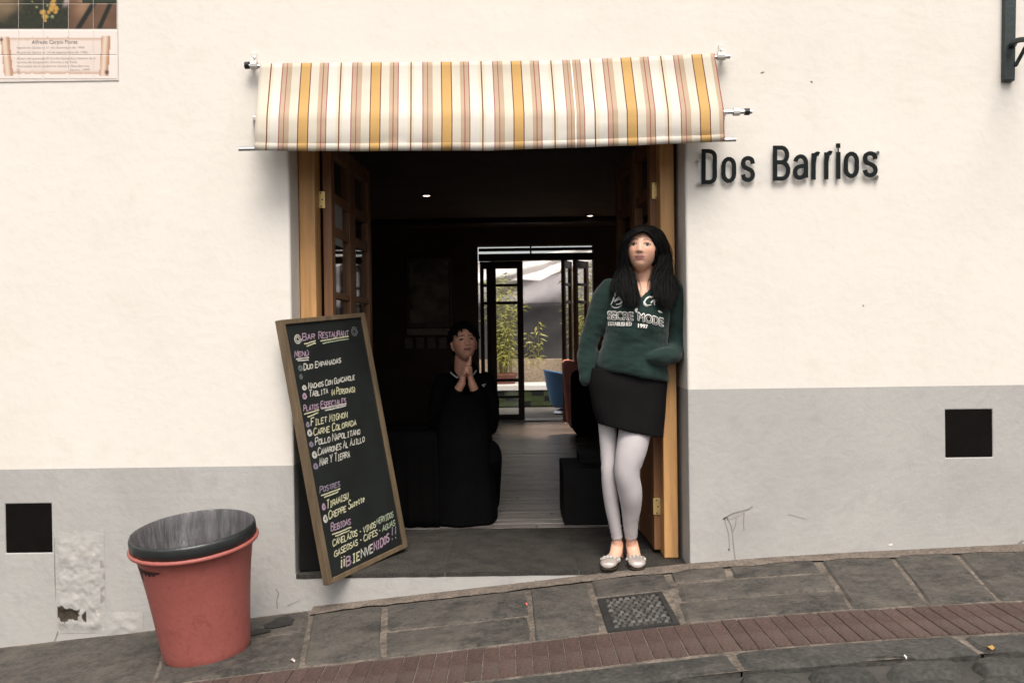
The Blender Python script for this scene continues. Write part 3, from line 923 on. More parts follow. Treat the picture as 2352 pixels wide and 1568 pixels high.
aw = cloth('white_canopy', (([(0, 960), (1, 1420)], [(0, 618), (1, 560)]), ([(0, 960), (.53, 1203), (.62, 1240), (.68, 1262), (.74, 1290), (1, 1440)], [(0, 672), (.53, 642), (.62, 646), (.68, 634), (.74, 626), (1, 600)])), 12.0,
           mat('white_canvas', (.72, .67, .64), .85, .05, 5), 'white canvas canopy sagging over the patio', 'canopy', .12, 2)

LEAF = mat('bamboo_leaf', (.34, .32, .075), .5, .5, 9, spec=.4)
LEAF.node_tree.nodes['Principled BSDF'].inputs['Transmission Weight'].default_value = .0
def bamboo(px_, py_base, py_top, Y, spread, nst, seed, label, pot=True):
    r = random.Random(seed)
    base = P(px_, py_base, Y); top = P(px_, py_top, Y)
    root = empty('bamboo_plant', base, label, 'plant')
    bm = bmesh.new(); st = bmesh.new()
    H = top.z - base.z
    for s in range(nst):
        bx_ = base.x + r.uniform(-.12, .12); by_ = base.y + r.uniform(-.1, .1)
        tx_ = bx_ + r.uniform(-spread, spread); ty_ = by_ + r.uniform(-.15, .2)
        h = H * r.uniform(.55, 1.05)
        pts = [Vector((lerp(bx_, tx_, (k_ / 6) ** 1.7), lerp(by_, ty_, k_ / 6), base.z + h * k_ / 6)) for k_ in range(7)]
        limb(st, [(p, .005 * (1 - .1 * i), .005 * (1 - .1 * i)) for i, p in enumerate(pts)], sub=1, seg=5, round_end=(False, False))
        for q in range(int(34 * h / H) + 8):
            t = r.uniform(.12, 1.02) * 5.99
            i = min(5, int(t)); p = pts[i].lerp(pts[i + 1], t - i)
            a_ = r.uniform(0, 6.28); L_ = r.uniform(.07, .16); dr = r.uniform(-.6, .4)
            d_ = Vector((math.cos(a_), math.sin(a_), dr)).normalized()
            sd_ = d_.cross(Vector((r.uniform(-1, 1), r.uniform(-1, 1), r.uniform(.2, 1)))).normalized() * r.uniform(.008, .014)
            o_ = p + d_ * .03
            v = [bm.verts.new(x_) for x_ in (o_, o_ + d_ * L_ * .4 + sd_, o_ + d_ * L_ + Vector((0, 0, -.02)), o_ + d_ * L_ * .4 - sd_)]
            bm.faces.new(v)
    obj('stems', st, mat('bamboo_stem', (.20, .17, .05), .5, .2, 8), root)
    o = obj('leaves', bm, LEAF, root); tag(o, kind='stuff')
    if pot:
        pb = bmesh.new()
        prof = [(.0, -.30), (.13, -.30), (.185, -.04), (.20, -.04), (.20, .0), (.175, .0), (.165, -.05), (0, -.05)]
        rings = [[base + Vector((r_ * math.cos(k_ * math.pi / 12), r_ * math.sin(k_ * math.pi / 12), z_)) for k_ in range(24)] for r_, z_ in prof[1:-1]]
        rings_to_tube(pb, rings)
        obj('pot', pb, mat('terracotta', (.17, .065, .045), .7, .2, 6), root, smooth=False)
bamboo(1160, 856, 640, 10.2, .34, 34, 3, 'leafy bamboo in a terracotta pot seen through the left patio door')
bamboo(1338, 858, 600, 10.3, .30, 28, 8, 'tall leafy bamboo behind the folded right patio doors')
bamboo(1225, 846, 735, 10.3, .11, 3, 12, 'thin bamboo shoots with yellow tips beside the left patio door', pot=False)

# ------------------------------------------------------------------ awning
AW = empty('awning', P(1120, 140, -.05), 'striped cream, tan and yellow cloth awning on steel rods above the doorway', 'awning')
YT0, YT1 = -.066, -.20
def awp(u, v):
    """u across the cloth 0..1, v: 0 top, 1 mid bar, 2 hem"""
    top = interp([(0, 598), (1, 1641)], u), interp([(0, 148), (.08, 146), (.35, 144), (.65, 140), (.8, 134), (1, 124)], u)
    midp = interp([(0, 587), (1, 1662)], u), interp([(0, 268), (.5, 262), (1, 252)], u)
    bot = interp([(0, 585), (1, 1664)], u), interp([(0, 344), (.12, 347), (.5, 345), (.8, 334), (1, 324)], u)
    if v <= 1:
        s = v - .05 * math.sin(math.pi * v)
        y_ = lerp(YT0, YT1, v) + .030 * math.sin(math.pi * v) + .012 * noise.noise(Vector((u * 7, v * 2, 1))) + .0035 * noise.noise(Vector((u * 20 + v * 4, v * 5, 8)))
        return P(lerp(top[0], midp[0], v), lerp(top[1], midp[1], v), y_)
    t = v - 1
    y_ = YT1 - .012 * math.sin(math.pi * t) + .010 * noise.noise(Vector((u * 9, v * 2, 5))) * t + .0035 * noise.noise(Vector((u * 20 + v * 4, v * 5, 8)))
    return P(lerp(midp[0], bot[0], t), lerp(midp[1], bot[1], t) + 1.0 * t * noise.noise(Vector((u * 11, 3, 5))), y_)
# stripe list in zoom units (mid height): (end position, colour key)
per = [(0, 'y'), (80, None)]
def stripes():
    out = []          # (x0, x1, key) in photo-zoom units measured at cloth mid height; cloth starts at 262
    def pat(x, skip_lead=False):
        """one repeat beginning at the thin line group; returns list of (width,key)"""
        return [(10, 'd'), (20, 'l'), (66, 'w'), (8, 'r'), (31, 't'), (7, 'r'), (37, 't'), (68, 'c'), (8, 'd'), (72, 'y'), (8, 'd'), (66, 'c'), (29, 't'), (8, 'r'), (31, 't'), (8, 'r'), (72, 'w'), (22, 'l')]
    x = 0
    seq = [(70, 'c'), (18, 'l')]
    full = pat(0)
    for k in range(4): seq += full
    seq += [(10, 'd'), (20, 'l'), (68, 'w'), (6, 'r'), (30, 't'), (5, 'r'), (26, 't'), (10, 's'), (26, 't'), (5, 'r'), (32, 't'), (7, 'r'), (74, 'w'), (10, 'd'), (28, 'l'), (66, 'w')]
    seq += full[3:]
    seq += [(10, 'd'), (24, 'l'), (70, 'w')] + full[3:13] + [(9, 'r')]
    tot = sum(s[0] for s in seq)
    for wd, k in seq:
        out.append((x / tot, (x + wd) / tot, k)); x += wd
    return out
SM = {k: mat('awning_' + k, c, .9, .05, 6, bump=.12, bscale=220, sheen=.1) for k, c in
      {'w': (.53, .49, .43), 'c': (.485, .43, .35), 'l': (.51, .44, .33), 't': (.36, .265, .18), 'y': (.43, .26, .09), 'r': (.26, .075, .07), 'd': (.11, .03, .026), 's': (.68, .66, .63)}.items()}
keys = list(SM)
bm = bmesh.new()
vrows = [i / 12 for i in range(13)] + [1 + i / 7 for i in range(1, 6)] + [1.78, 1.80, 1.9, 2.0]
us = []
for a, b, k in stripes():
    nn = max(1, int((b - a) / .008))
    for i in range(nn): us.append((lerp(a, b, i / nn), lerp(a, b, (i + 1) / nn), k))
cols = [[bm.verts.new(awp(us[0][0], v)) for v in vrows]]
for a, b, k in us:
    c = [bm.verts.new(awp(b, v)) for v in vrows]
    for j in range(len(vrows) - 1):
        bm.faces.new((cols[-1][j], c[j], c[j + 1], cols[-1][j + 1])).material_index = keys.index(k)
    cols.append(c)
can = obj('canopy_cloth', bm, [SM[k] for k in keys], AW, smooth=True)
so = can.modifiers.new('solid', 'SOLIDIFY'); so.thickness = .003; so.offset = 1
# hem: a second layer slightly proud
bm = bmesh.new(); prev = None
for i, (a, b, k) in enumerate(us):
    c0 = prev or [bm.verts.new(awp(a, v) + Vector((0, -.0065, dz))) for v, dz in ((1.80, 0), (1.9, 0), (2.0, -.003))]
    c1 = [bm.verts.new(awp(b, v) + Vector((0, -.0065, dz))) for v, dz in ((1.80, 0), (1.9, 0), (2.0, -.003))]
    for j in range(2): bm.faces.new((c0[j], c1[j], c1[j + 1], c0[j + 1])).material_index = keys.index(k)
    prev = c1
hem = obj('hem', bm, [SM[k] for k in keys], AW, smooth=True)
so = hem.modifiers.new('solid', 'SOLIDIFY'); so.thickness = .003; so.offset = 1
def rod(name, a, b, r_, m, parent, seg=12):
    bm = bmesh.new(); limb(bm, [(a, r_, r_), (b, r_, r_)], sub=1, seg=seg, ref=Vector((0, 0, 1)), round_end=(False, False)); return obj(name, bm, m, parent, smooth=False)
bm = bmesh.new(); limb(bm, [(P(a, b, -.046), .0105, .0105) for a, b in ((562, 152), (598, 153), (980, 151), (1300, 145.5), (1641, 132), (1676, 130.5))], sub=1, seg=12, ref=Vector((0, 0, 1)), round_end=(False, False)); obj('top_rod', bm, STEEL, AW)
rod('middle_rod', P(583, 270, -.172), P(1727, 257, -.172), .0105, STEEL, AW)
rod('bottom_rod', P(549, 343, -.194), P(1690, 321, -.194), .0095, STEEL, AW)
rod('end_cap', P(563, 151, -.05), P(573, 150.7, -.05), .0165, BLACKP, AW)
rod('end_cap', P(1710, 257.4, -.172), P(1721, 257.2, -.172), .0155, BLACKP, AW)
rod('bracket_ring', P(577, 150.5, -.05), P(591, 150.3, -.05), .020, WHITEP, AW)
rod('bracket_ring', P(1647, 130, -.05), P(1665, 129.7, -.05), .019, WHITEP, AW)
rod('bracket_ring', P(1684, 258, -.172), P(1698, 257.7, -.172), .017, WHITEP, AW)
for (px_, py0, py1) in ((584, 122, 152), (1657, 104, 131)):
    a = P(px_ - 7, py0, -.002); b = P(px_ + 7, py1, -.002)
    bm = bmesh.new(); box(bm, a.x, b.x, -.008, .001, b.z, a.z); box(bm, a.x + .004, b.x - .004, -.05, -.008, b.z, b.z + .022)
    obj('bracket', bm, WHITEP, AW, bevel=.003)
    bm = bmesh.new(); c = P(px_, py0 + 11, -.010)
    bmesh.ops.create_uvsphere(bm, u_segments=10, v_segments=6, radius=.007, matrix=Matrix.Translation(c) @ Matrix.Diagonal((1, .5, 1, 1)))
    obj('bracket_screw', bm, STEEL, AW, smooth=True)
rod('side_arm', P(584, 274, -.004), P(584, 272, -.19), .008, WHITEP, AW); rod('side_arm', P(1662, 268, -.004), P(1666, 260, -.19), .008, STEEL, AW)

# ------------------------------------------------------------------ sign of ten letters on acrylic
SG = empty('wall_sign', P(1815, 380, 0), 'black raised letters reading Dos Barrios on clear strips right of the awning', 'sign')
LBL = mat('sign_black', (.008, .0105, .010), .75, .15, 12, spec=.12)
def arc(cx_, cy_, rx_, ry_, a0, a1, n_=7):
    return [(cx_ + rx_ * math.cos(math.radians(a0 + (a1 - a0) * k / n_)), cy_ + ry_ * math.sin(math.radians(a0 + (a1 - a0) * k / n_))) for k in range(n_ + 1)]
sc_curve = lambda pts: catmull(pts, 5)
GL = {
 'D': [([(0, 0), (0, 1), (.45, 1)] + arc(.45, .82, .55, .18, 90, 0)[1:] + arc(.45, .18, .55, .18, 0, -90), True)],
 'o': [(arc(.5, .68, .5, .32, 0, 180) + arc(.5, .32, .5, .32, 180, 360), True)],
 's': [(sc_curve([(.97, .74), (.86, .93), (.5, 1), (.14, .93), (.03, .76), (.16, .60), (.5, .51), (.85, .41), (.98, .24), (.86, .07), (.5, 0), (.14, .07), (.02, .25)]), False)],
 'B': [([(0, .53), (0, 1), (.5, 1)] + arc(.5, .765, .42, .235, 90, -90)[1:], True), ([(0, 0), (0, .53), (.52, .53)] + arc(.52, .265, .48, .265, 90, -90)[1:], True)],
 'a': [([(1, 0), (1, .68)] + arc(.52, .68, .48, .32, 0, 165)[1:], False), (sc_curve([(1, .56), (.6, .54), (.2, .47), (.02, .28), (.12, .08), (.4, 0), (.75, .06), (1, .24)]), False)],
 'r': [([(0, 0), (0, 1)], False), (sc_curve([(0, .66), (.25, .90), (.6, .985), (1, .96)]), False)],
 'i': [([(.5, 0), (.5, 1)], False)],
}
def z4(zx, zy, Y=-.024): return P((2700 + zx / 1.685) / 1.7415, (zy / 1.685) / 1.7415, Y)
SW = .0190
for ch, (zx0, zx1, zy0, zy1) in (('D', (178, 285, 1003, 1243)), ('o', (312, 415, 1055, 1235)), ('s', (443, 543, 1050, 1228)), ('B', (660, 780, 980, 1220)), ('a', (793, 900, 1038, 1213)),
                                 ('r', (920, 988, 1033, 1210)), ('r', (1006, 1073, 1027, 1208)), ('i', (1088, 1117, 1025, 1205)), ('o', (1138, 1243, 1020, 1202)), ('s', (1265, 1370, 1018, 1197))):
    bm = bmesh.new()
    for si, (pts, closed) in enumerate(GL[ch]):
        pp = []
        for (u, v) in pts:
            m_ = 15.5
            q = z4(lerp(zx0 + m_, zx1 - m_, u), lerp(zy1 - (m_ if ch not in 'ri' else 0), zy0 + (m_ if ch not in 'ri' else 0), v))
            pp.append(Vector((q.x, q.z)))
        ribbon3d(bm, pp, SW, lambda q: Vector((q.x, -.0225 - .0012 * si, q.y)), Vector((0, .006, 0)), closed)
    if ch == 'i':
        a, b = z4(1087, 967), z4(1115, 997); box(bm, a.x, b.x, -.0225, -.0165, b.z, a.z)
        a, b = z4(1098, 997), z4(1105, 1026); box(bm, a.x, b.x, -.0225, -.0165, b.z, a.z)
    obj('letter', bm, LBL, SG)
bm = bmesh.new()
quad_prism(bm, [z4(155, 1080, -.0155), z4(1378, 1021, -.0155), z4(1374, 1199, -.0155), z4(155, 1245, -.0155)], Vector((0, .005, 0)))
obj('acrylic_strip', bm, ACRYL, SG)
for zx, zy in ((160, 1079), (160, 1240), (1366, 1030), (1360, 1193)):
    bm = bmesh.new(); limb(bm, [(z4(zx, zy, -.024), .008, .008), (z4(zx, zy, 0.001), .008, .008)], sub=1, seg=10, round_end=(False, False)); obj('standoff', bm, STEEL, SG)

# ------------------------------------------------------------------ tile mural
TM = empty('tile_mural', P(135, 90, 0), 'glazed tile panel with a painted picture and a scroll of small writing', 'mural')
def oz(x, y, Y=-.006): return P(x / 1.7415, y / 1.7415, Y)
TA = mat_attr('glazed_tile', .35, .22)
def paint(ox, oy):
    """colour printed on the tile panel at photo position ox, oy (orig pixels)"""
    n1 = noise.noise(Vector((ox * .02, oy * .02, 1))); n2 = noise.noise(Vector((ox * .09, oy * .09, 2)))
    wht = (.74, .66, .60)
    if oy < 118 and ox < 468:
        c = Vector((.030, .032, .018)) * (1 + .5 * n2)
        c = c.lerp(Vector((.22, .15, .085)), sstep(110, 10, ox + 40 * n1) * sstep(110, 20, oy + 30 * n1))
        if ox > 273:
            c = Vector((.16, .085, .05)) * (1 + .4 * n1)
            c = c.lerp(Vector((.33, .19, .11)), sstep(50, 0, abs(ox - 330 - (oy - 40) * -.2)) * sstep(95, 30, oy))
            for x0_, w_ in ((372 - (oy - 20) * .62, 16), (440 - (oy - 20) * .45, 13)):
                c = c.lerp(Vector((.016, .018, .012)), sstep(w_, w_ * .5, abs(ox - x0_)))
            if oy < 14 and ox > 330: c = Vector((.03, .04, .02))
        for (fx, fy, fr_) in ((172, 50, 14), (180, 68, 13), (195, 50, 9), (212, 20, 16), (225, 35, 12), (206, 38, 12), (225, 50, 9), (182, 84, 7), (215, 5, 10)):
            d_ = math.hypot(ox - fx, oy - fy) + n2 * 5
            c = c.lerp(Vector((.52, .30, .07)) * (1 + .3 * n2), sstep(fr_, fr_ * .6, d_))
        for (fx, fy, fr_) in ((130, 8, 5), (147, 30, 6), (190, 24, 6), (210, 68, 9), (192, 68, 6)):
            c = c.lerp(Vector((.30, .32, .14)), sstep(fr_, fr_ * .4, math.hypot(ox - fx, oy - fy)))
        c = c.lerp(Vector((.42, .34, .30)), sstep(14, 4, abs(ox - 268 + (oy) * .3)) * sstep(40, 5, oy))
        return c * .72
    # scroll
    c = Vector(wht)
    wv = 3 * noise.noise(Vector((ox * .05, 3, 7)))
    inside = min(ox - 8, 445 - ox, oy - 150 - wv, 298 - oy + wv)
    if 20 < ox < 430 and 152 + wv < oy < 296 + wv:
        c = Vector((.70, .59, .52)) * (1 + .05 * n1)
        e = min(oy - 152 - wv, 296 + wv - oy)
        c = c.lerp(Vector((.46, .27, .17)), sstep(16, 0, e) * .75)
    for (x0_, top_, bot_, sl) in ((20, 150, 305, .10), (425, 145, 306, -.06)):
        cx_ = x0_ + (oy - 150) * sl
        if abs(ox - cx_) < 18 and top_ < oy < bot_:
            k_ = (ox - cx_) / 18
            c = Vector((.68, .53, .42)).lerp(Vector((.42, .23, .13)), sstep(.1, .95, abs(k_ + .2)))
    for (fx, fy, fr_) in ((428, 290, 13), (6, 160, 10)):
        c = c.lerp(Vector((.13, .06, .05)), sstep(fr_, fr_ * .3, math.hypot(ox - fx, oy - fy)))
    if 66 < ox < 80 and 276 < oy < 296: c = c.lerp(Vector((.35, .2, .15)), .5)
    return c
tcx = [-126, -26, 74, 173, 274, 373, 470]; tcy = [-183, -83, 16, 119, 222, 318]
for i in range(1, len(tcx) - 1):
    for j in range(len(tcy) - 1):
        N = 26; bm = bmesh.new(); cl = []
        g = []
        for a in range(N + 1):
            col = []
            for b in range(N + 1):
                ox = lerp(tcx[i] + .5, tcx[i + 1] - .5, a / N); oy = lerp(tcy[j] + .5, tcy[j + 1] - .5, b / N)
                q = oz(ox, oy); edge = a in (0, N) or b in (0, N)
                col.append(bm.verts.new(q + Vector((0, .0014 if edge else 0, 0))))
                c = paint(ox, oy)
                c = c * (.86 if oy > 118 or ox > 468 else 1)
                cl.append(c * .93 if edge else c)
            g.append(col)
        for p, q in zip(g, g[1:]):
            for b in range(N): bm.faces.new((p[b], q[b], q[b + 1], p[b + 1]))
        o = obj('tile', bm, TA, TM, smooth=False, recalc=False)
        at = o.data.color_attributes.new('Col', 'FLOAT_COLOR', 'POINT')
        for k_, c in enumerate(cl): at.data[k_].color = (c[0], c[1], c[2], 1)
bm = bmesh.new(); a, b = oz(-28, -186), oz(474, 322); box(bm, a.x, b.x, -.0045, .001, b.z, a.z)
obj('grout_bed', bm, mat('grout', (.56, .50, .45), .9, .1, 20), TM)
def flat_text(s, p0, p1, ht, m, parent, name='lettering', bold=0):
    """built-in letters laid from p0 to p1 (orig px) in the wall plane"""
    vs_, fs = text_polys(s)
    x0_ = min(v.x for v in vs_); x1_ = max(v.x for v in vs_)
    bm = bmesh.new(); A, B = oz(*p0, -.0072), oz(*p1, -.0072)
    d_ = (B - A); up = Vector((-d_.normalized().z, 0, d_.normalized().x)); hm = ht / 1.7415 / 490
    V = [bm.verts.new(A + d_ * ((v.x - x0_) / (x1_ - x0_)) + up * (v.y / .72 * hm)) for v in vs_]
    for f in fs:
        try: bm.faces.new([V[i] for i in f])
        except ValueError: pass
    return obj(name, bm, m, parent)
INK = mat('mural_ink', (.33, .29, .28), .6, .1, 30); INK2 = mat('mural_ink_dark', (.17, .15, .15), .6, .1, 30)
flat_text('Alfredo Carpio Flores', (128, 176), (310, 175), 15, INK2, TM)
for k_, (s, x1_, yy) in enumerate((('Naci\u00f3 en Quito el 21 de diciembre de 1908', 338, 195), ('Muri\u00f3 en Quito el 14 de septiembre de 1956', 350, 214), ('Autor del pasacalle El Chulla Quite\u00f1o y adem\u00e1s de la', 384, 238), ('m\u00fasica de Sangolot\u00edn, Chulita y La Tuna', 308, 253), ('Homenaje de la ciudad de Quito y Dos Barrios', 356, 269))):
    flat_text(s, (68, yy), (x1_, yy - 1), 8, INK, TM)
flat_text('Quito, 1999', (280, 283), (360, 282), 7, INK, TM)

# ------------------------------------------------------------------ iron lantern bracket
LB = empty('lantern_bracket', P(2325, 60, 0), 'dark green iron wall bracket with a curved arm at the top right', 'bracket')
IRON = mat('green_iron', (.018, .026, .024), .45, .25, 14, bump=.2, bscale=60, spec=.4)
a, b = P(2318, -260, 0), P(2335, 186, 0)
bm = bmesh.new()
quad_prism(bm, [P(2311, -260, -.03), P(2339, -260, -.03), P(2332, 186, -.03), P(2306, 186, -.03)], Vector((0, .032, 0))); obj('back_plate', bm, IRON, LB, bevel=.006)
bm = bmesh.new(); limb(bm, [(P(2327, 103, -.035), .016, .016), (P(2330, 97, -.07), .014, .014), (P(2345, 92, -.13), .012, .012), (P(2385, 90, -.25), .012, .012), (P(2440, 70, -.45), .012, .012), (P(2470, 10, -.6), .012, .012)], sub=5, seg=12, ref=Vector((0, 0, 1))); obj('arm', bm, IRON, LB, smooth=True)
bm = bmesh.new(); limb(bm, [(P(2333, 150, -.03), .009, .009), (P(2345, 128, -.05), .009, .009), (P(2362, 100, -.12), .009, .009), (P(2385, 92, -.22), .009, .009)], sub=4, seg=10, ref=Vector((0, 0, 1))); obj('brace', bm, IRON, LB, smooth=True)

# ------------------------------------------------------------------ chalkboard
c0 = [Vector(v) for v in ((-1.04063864, -.19437042, 1.18668809), (-.74840379, .34963055, 1.22840291), (-.54478658, .33124534, .04171481), (-.83702143, -.21275563, 0))]
sS = (1.11 + .018) / 1.11
TLb, TRb, BRb, BLb = [CAM_P + (v - CAM_P) * sS for v in c0]
eu = (TRb - TLb); ev = (BLb - TLb); bn = eu.cross(ev).normalized()
if bn.dot(CAM_P - TLb) < 0: bn = -bn
BW, BH = eu.length, ev.length; eu.normalize(); ev.normalize()
CB = empty('chalkboard', BLb, 'tall wood framed chalkboard menu leaning on the left edge of the doorway', 'menu board')
def bpt(u, v, h=0): return TLb + eu * u + ev * v + bn * h
FRM = mat('board_frame_wood', (.125, .088, .052), .6, .3, 3, stretch=(8, 8, 1), bump=.1, bscale=40)
def bbox(name, u0, u1, v0, v1, h0, h1, m):
    bm = bmesh.new(); v = [bm.verts.new(bpt(u, vv_, h)) for h in (h0, h1) for vv_ in (v0, v1) for u in (u0, u1)]
    for f in ((0, 2, 3, 1), (4, 5, 7, 6), (0, 1, 5, 4), (2, 6, 7, 3), (0, 4, 6, 2), (1, 3, 7, 5)): bm.faces.new([v[i] for i in f])
    return obj(name, bm, m, CB, bevel=.002)
fw = .030
bbox('frame_side', 0, fw, 0, BH, -.028, .006, FRM); bbox('frame_side', BW - fw, BW, 0, BH, -.028, .006, FRM)
bbox('frame_rail', fw, BW - fw, 0, fw * .75, -.0275, .0055, FRM); bbox('frame_rail', fw, BW - fw, BH - fw * .75, BH, -.0275, .0055, FRM)
bbox('slate', fw, BW - fw, fw * .75, BH - fw * .75, -.02, -.004, mat('slate_black', (.011, .013, .012), .6, .3, 4, spec=.3))
def on_board(px_, py_):
    d_ = ray(px_, py_); o_ = bpt(0, 0, -.0035)
    p = CAM_P + d_ * ((o_ - CAM_P).dot(bn) / d_.dot(bn))
    r_ = p - TLb
    return Vector((r_.dot(eu), r_.dot(ev)))
CH = {'y': mat('chalk_yellow', (.44, .42, .27), .95, .25, 60), 'w': mat('chalk_white', (.42, .40, .35), .95, .25, 60), 'p': mat('chalk_pink', (.30, .205, .26), .95, .25, 60), 'v': mat('chalk_violet', (.19, .155, .20), .95, .25, 60), 'g': mat('chalk_green', (.27, .31, .21), .95, .25, 60), 'f': mat('chalk_faint', (.10, .11, .10), .95, .25, 60)}
rc = random.Random(5)
def chalk_poly(bm, pts, wd=.0062):
    ribbon3d(bm, pts, wd, lambda q: bpt(q.x, q.y, -.0034 + rc.uniform(0, .0003)), None)
def chalk(s, p0, p1, hpx, c, cap=1.35, stroke=.0052):
    """letters from p0 to p1 along the board; hpx is the small letter height in photo pixels"""
    A = on_board(*p0); B = on_board(*p1); H0 = on_board(p0[0], p0[1] - hpx); H1 = on_board(p1[0], p1[1] - hpx * .95)
    d_ = B - A
    wds = []
    prevsp = True
    for ch in s:
        up = ch.upper() if ch.isalpha() and ch not in 'uzet' or prevsp else ch
        big = (prevsp and ch.isalpha())
        wds.append((ch, big)); prevsp = ch == ' '
    adv = [(.62 if ch == ' ' else .75 if ch in "I!(-)'\u00a1" else 1.12 if big or ch in '@M' else .98) for ch, big in wds]
    tot = sum(adv); x = 0
    bm = bmesh.new()
    for (ch, big), a_ in zip(wds, adv):
        if ch != ' ':
            hh = (H0 - A).lerp(H1 - B, x / tot) * (cap if big else 1) * rc.uniform(.94, 1.06)
            key = ch if (ch in ST and s == 'Suzette') else ch.upper()
            jx, jy = rc.uniform(-.04, .04), rc.uniform(-.06, .06)
            acc = None
            if ch == '\u00fa': key = 'U'; acc = True
            if ch == '\u00e9': key = 'E'; acc = True
            wq = a_ * .80
            for st in ST[key] + (ST["'"] if acc else []):
                pts = [A + d_ * ((x + .08 + wq * (p[0] + rc.uniform(-.12, .12)) / 4) / tot) + hh * ((p[1] + rc.uniform(-.15, .15)) / 6 + jy) for p in st]
                chalk_poly(bm, pts, stroke)
        x += a_
    obj('chalk_lettering', bm, CH[c], CB)
def chalk_line(p0, p1, c, wd=.006):
    bm = bmesh.new()
    A, B = on_board(*p0), on_board(*p1)
    pts = [A.lerp(B, k_ / 6) + Vector((0, rc.uniform(-.0012, .0012))) for k_ in range(7)]
    chalk_poly(bm, pts, wd); obj('chalk_line', bm, CH[c], CB)
def Z1(x, y): return ((1080 + x / 2.613) / 1.7415, (1220 + y / 2.613) / 1.7415)
def Z2(x, y): return ((1080 + x / 2.613) / 1.7415, (1760 + y / 2.613) / 1.7415)
hk = 1 / 2.613 / 1.7415
def T1(s, a, b, h, c, **k): chalk(s, Z1(*a), Z1(*b), h * hk, c, **k)
def T2(s, a, b, h, c, **k): chalk(s, Z2(*a), Z2(*b), h * hk, c, **k)
def curl(zf, x, y, rx_, ry_, c):
    bm = bmesh.new(); pts = []
    for k_ in range(22):
        a = k_ * .62; r_ = 1 - .75 * k_ / 21
        pts.append(on_board(*zf(x + rx_ * r_ * math.cos(a) + y * 0, y + ry_ * r_ * math.sin(a))))
    chalk_poly(bm, pts, .0055); obj('chalk_spiral', bm, CH[c], CB)
curl(Z1, 290, 350, 40, 55, 'w'); curl(Z1, 882, 268, 36, 56, 'f')
T1('Bar', (338, 372), (472, 350), 55, 'p'); T1('Restaurant', (508, 350), (825, 315), 55, 'p')
chalk_line(Z1(358, 408), Z1(478, 372), 'y'); chalk_line(Z1(382, 428), Z1(480, 396), 'y'); chalk_line(Z1(528, 375), Z1(822, 326), 'y'); chalk_line(Z1(550, 400), Z1(820, 350), 'g')
T1('Men\u00fa', (255, 545), (405, 525), 50, 'p'); chalk_line(Z1(272, 566), Z1(408, 546), 'w'); chalk_line(Z1(288, 582), Z1(404, 570), 'w')
curl(Z1, 318, 655, 26, 32, 'f'); T1('Duo Empanadas', (352, 678), (745, 600), 48, 'w')
curl(Z1, 325, 745, 16, 28, 'f')
curl(Z1, 360, 860, 24, 28, 'w'); T1('Nachos con guacamole', (402, 876), (888, 775), 46, 'w')
curl(Z1, 362, 948, 24, 36, 'p'); T1('Tablita', (408, 962), (610, 920), 50, 'w'); T1('(4 Personas)', (640, 940), (892, 905), 50, 'y')
T1('Platos', (350, 1112), (510, 1080), 50, 'p'); T1('Especiales', (530, 1075), (798, 1020), 52, 'p')
chalk_line(Z1(358, 1140), Z1(514, 1092), 'y'); chalk_line(Z1(392, 1168), Z1(505, 1122), 'y'); chalk_line(Z1(536, 1082), Z1(800, 1030), 'w'); chalk_line(Z1(575, 1100), Z1(796, 1050), 'w')
curl(Z1, 395, 1245, 18, 30, 'v'); T1('Filet Mignon', (428, 1262), (812, 1170), 58, 'y')
curl(Z1, 415, 1330, 26, 40, 'w'); T1('Carne Colorada', (455, 1362), (905, 1250), 56, 'y')
curl(Z1, 432, 1450, 22, 30, 'v'); T1('Pollo Napolitano', (472, 1465), (945, 1345), 56, 'w')
curl(Z2, 466, 148, 28, 40, 'w'); T2('Camarones al ajillo', (500, 160), (990, 15), 56, 'w')
curl(Z2, 478, 268, 26, 34, 'v'); T2('Mar y Tierra', (518, 270), (838, 175), 62, 'w')
T2('Postres', (520, 555), (735, 475), 52, 'v'); chalk_line(Z2(535, 578), Z2(735, 503), 'y'); chalk_line(Z2(566, 594), Z2(714, 538), 'y')
curl(Z2, 562, 690, 20, 40, 'p'); T2('Tiramisu', (592, 722), (820, 605), 64, 'y')
curl(Z2, 580, 815, 24, 46, 'w'); T2('Creppe', (612, 828), (800, 740), 62, 'y'); T2('Suzette', (820, 715), (992, 632), 56, 'y', cap=1.5)
T2('Bebidas', (636, 950), (846, 870), 58, 'p'); chalk_line(Z2(650, 985), Z2(850, 905), 'y'); chalk_line(Z2(682, 1000), Z2(832, 940), 'y')
T2('Canelazos - Vinos', (655, 1108), (1108, 905), 62, 'y', cap=1.0); T2('hervidos', (1115, 878), (1290, 800), 60, 'g', cap=1.0)
T2('Gaseosas - Cafes', (672, 1218), (1125, 985), 62, 'y', cap=1.0); T2('- Aguas', (1135, 975), (1310, 880), 56, 'g', cap=1.0)
T2('\u00a1\u00a1', (735, 1340), (790, 1300), 110, 'y', stroke=.009); T2('B', (792, 1315), (850, 1285), 92, 'p', cap=1.0, stroke=.008); T2('ie', (856, 1282), (945, 1238), 84, 'y', cap=1.0, stroke=.0075); T2('nve', (950, 1234), (1082, 1160), 84, 'w', cap=1.0, stroke=.007); T2('ni', (1086, 1158), (1150, 1118), 84, 'p', cap=1.0, stroke=.008); T2('dos', (1152, 1116), (1248, 1052), 84, 'p', cap=1.0, stroke=.008); T2('!!', (1262, 1040), (1330, 1020), 130, 'v', stroke=.008)
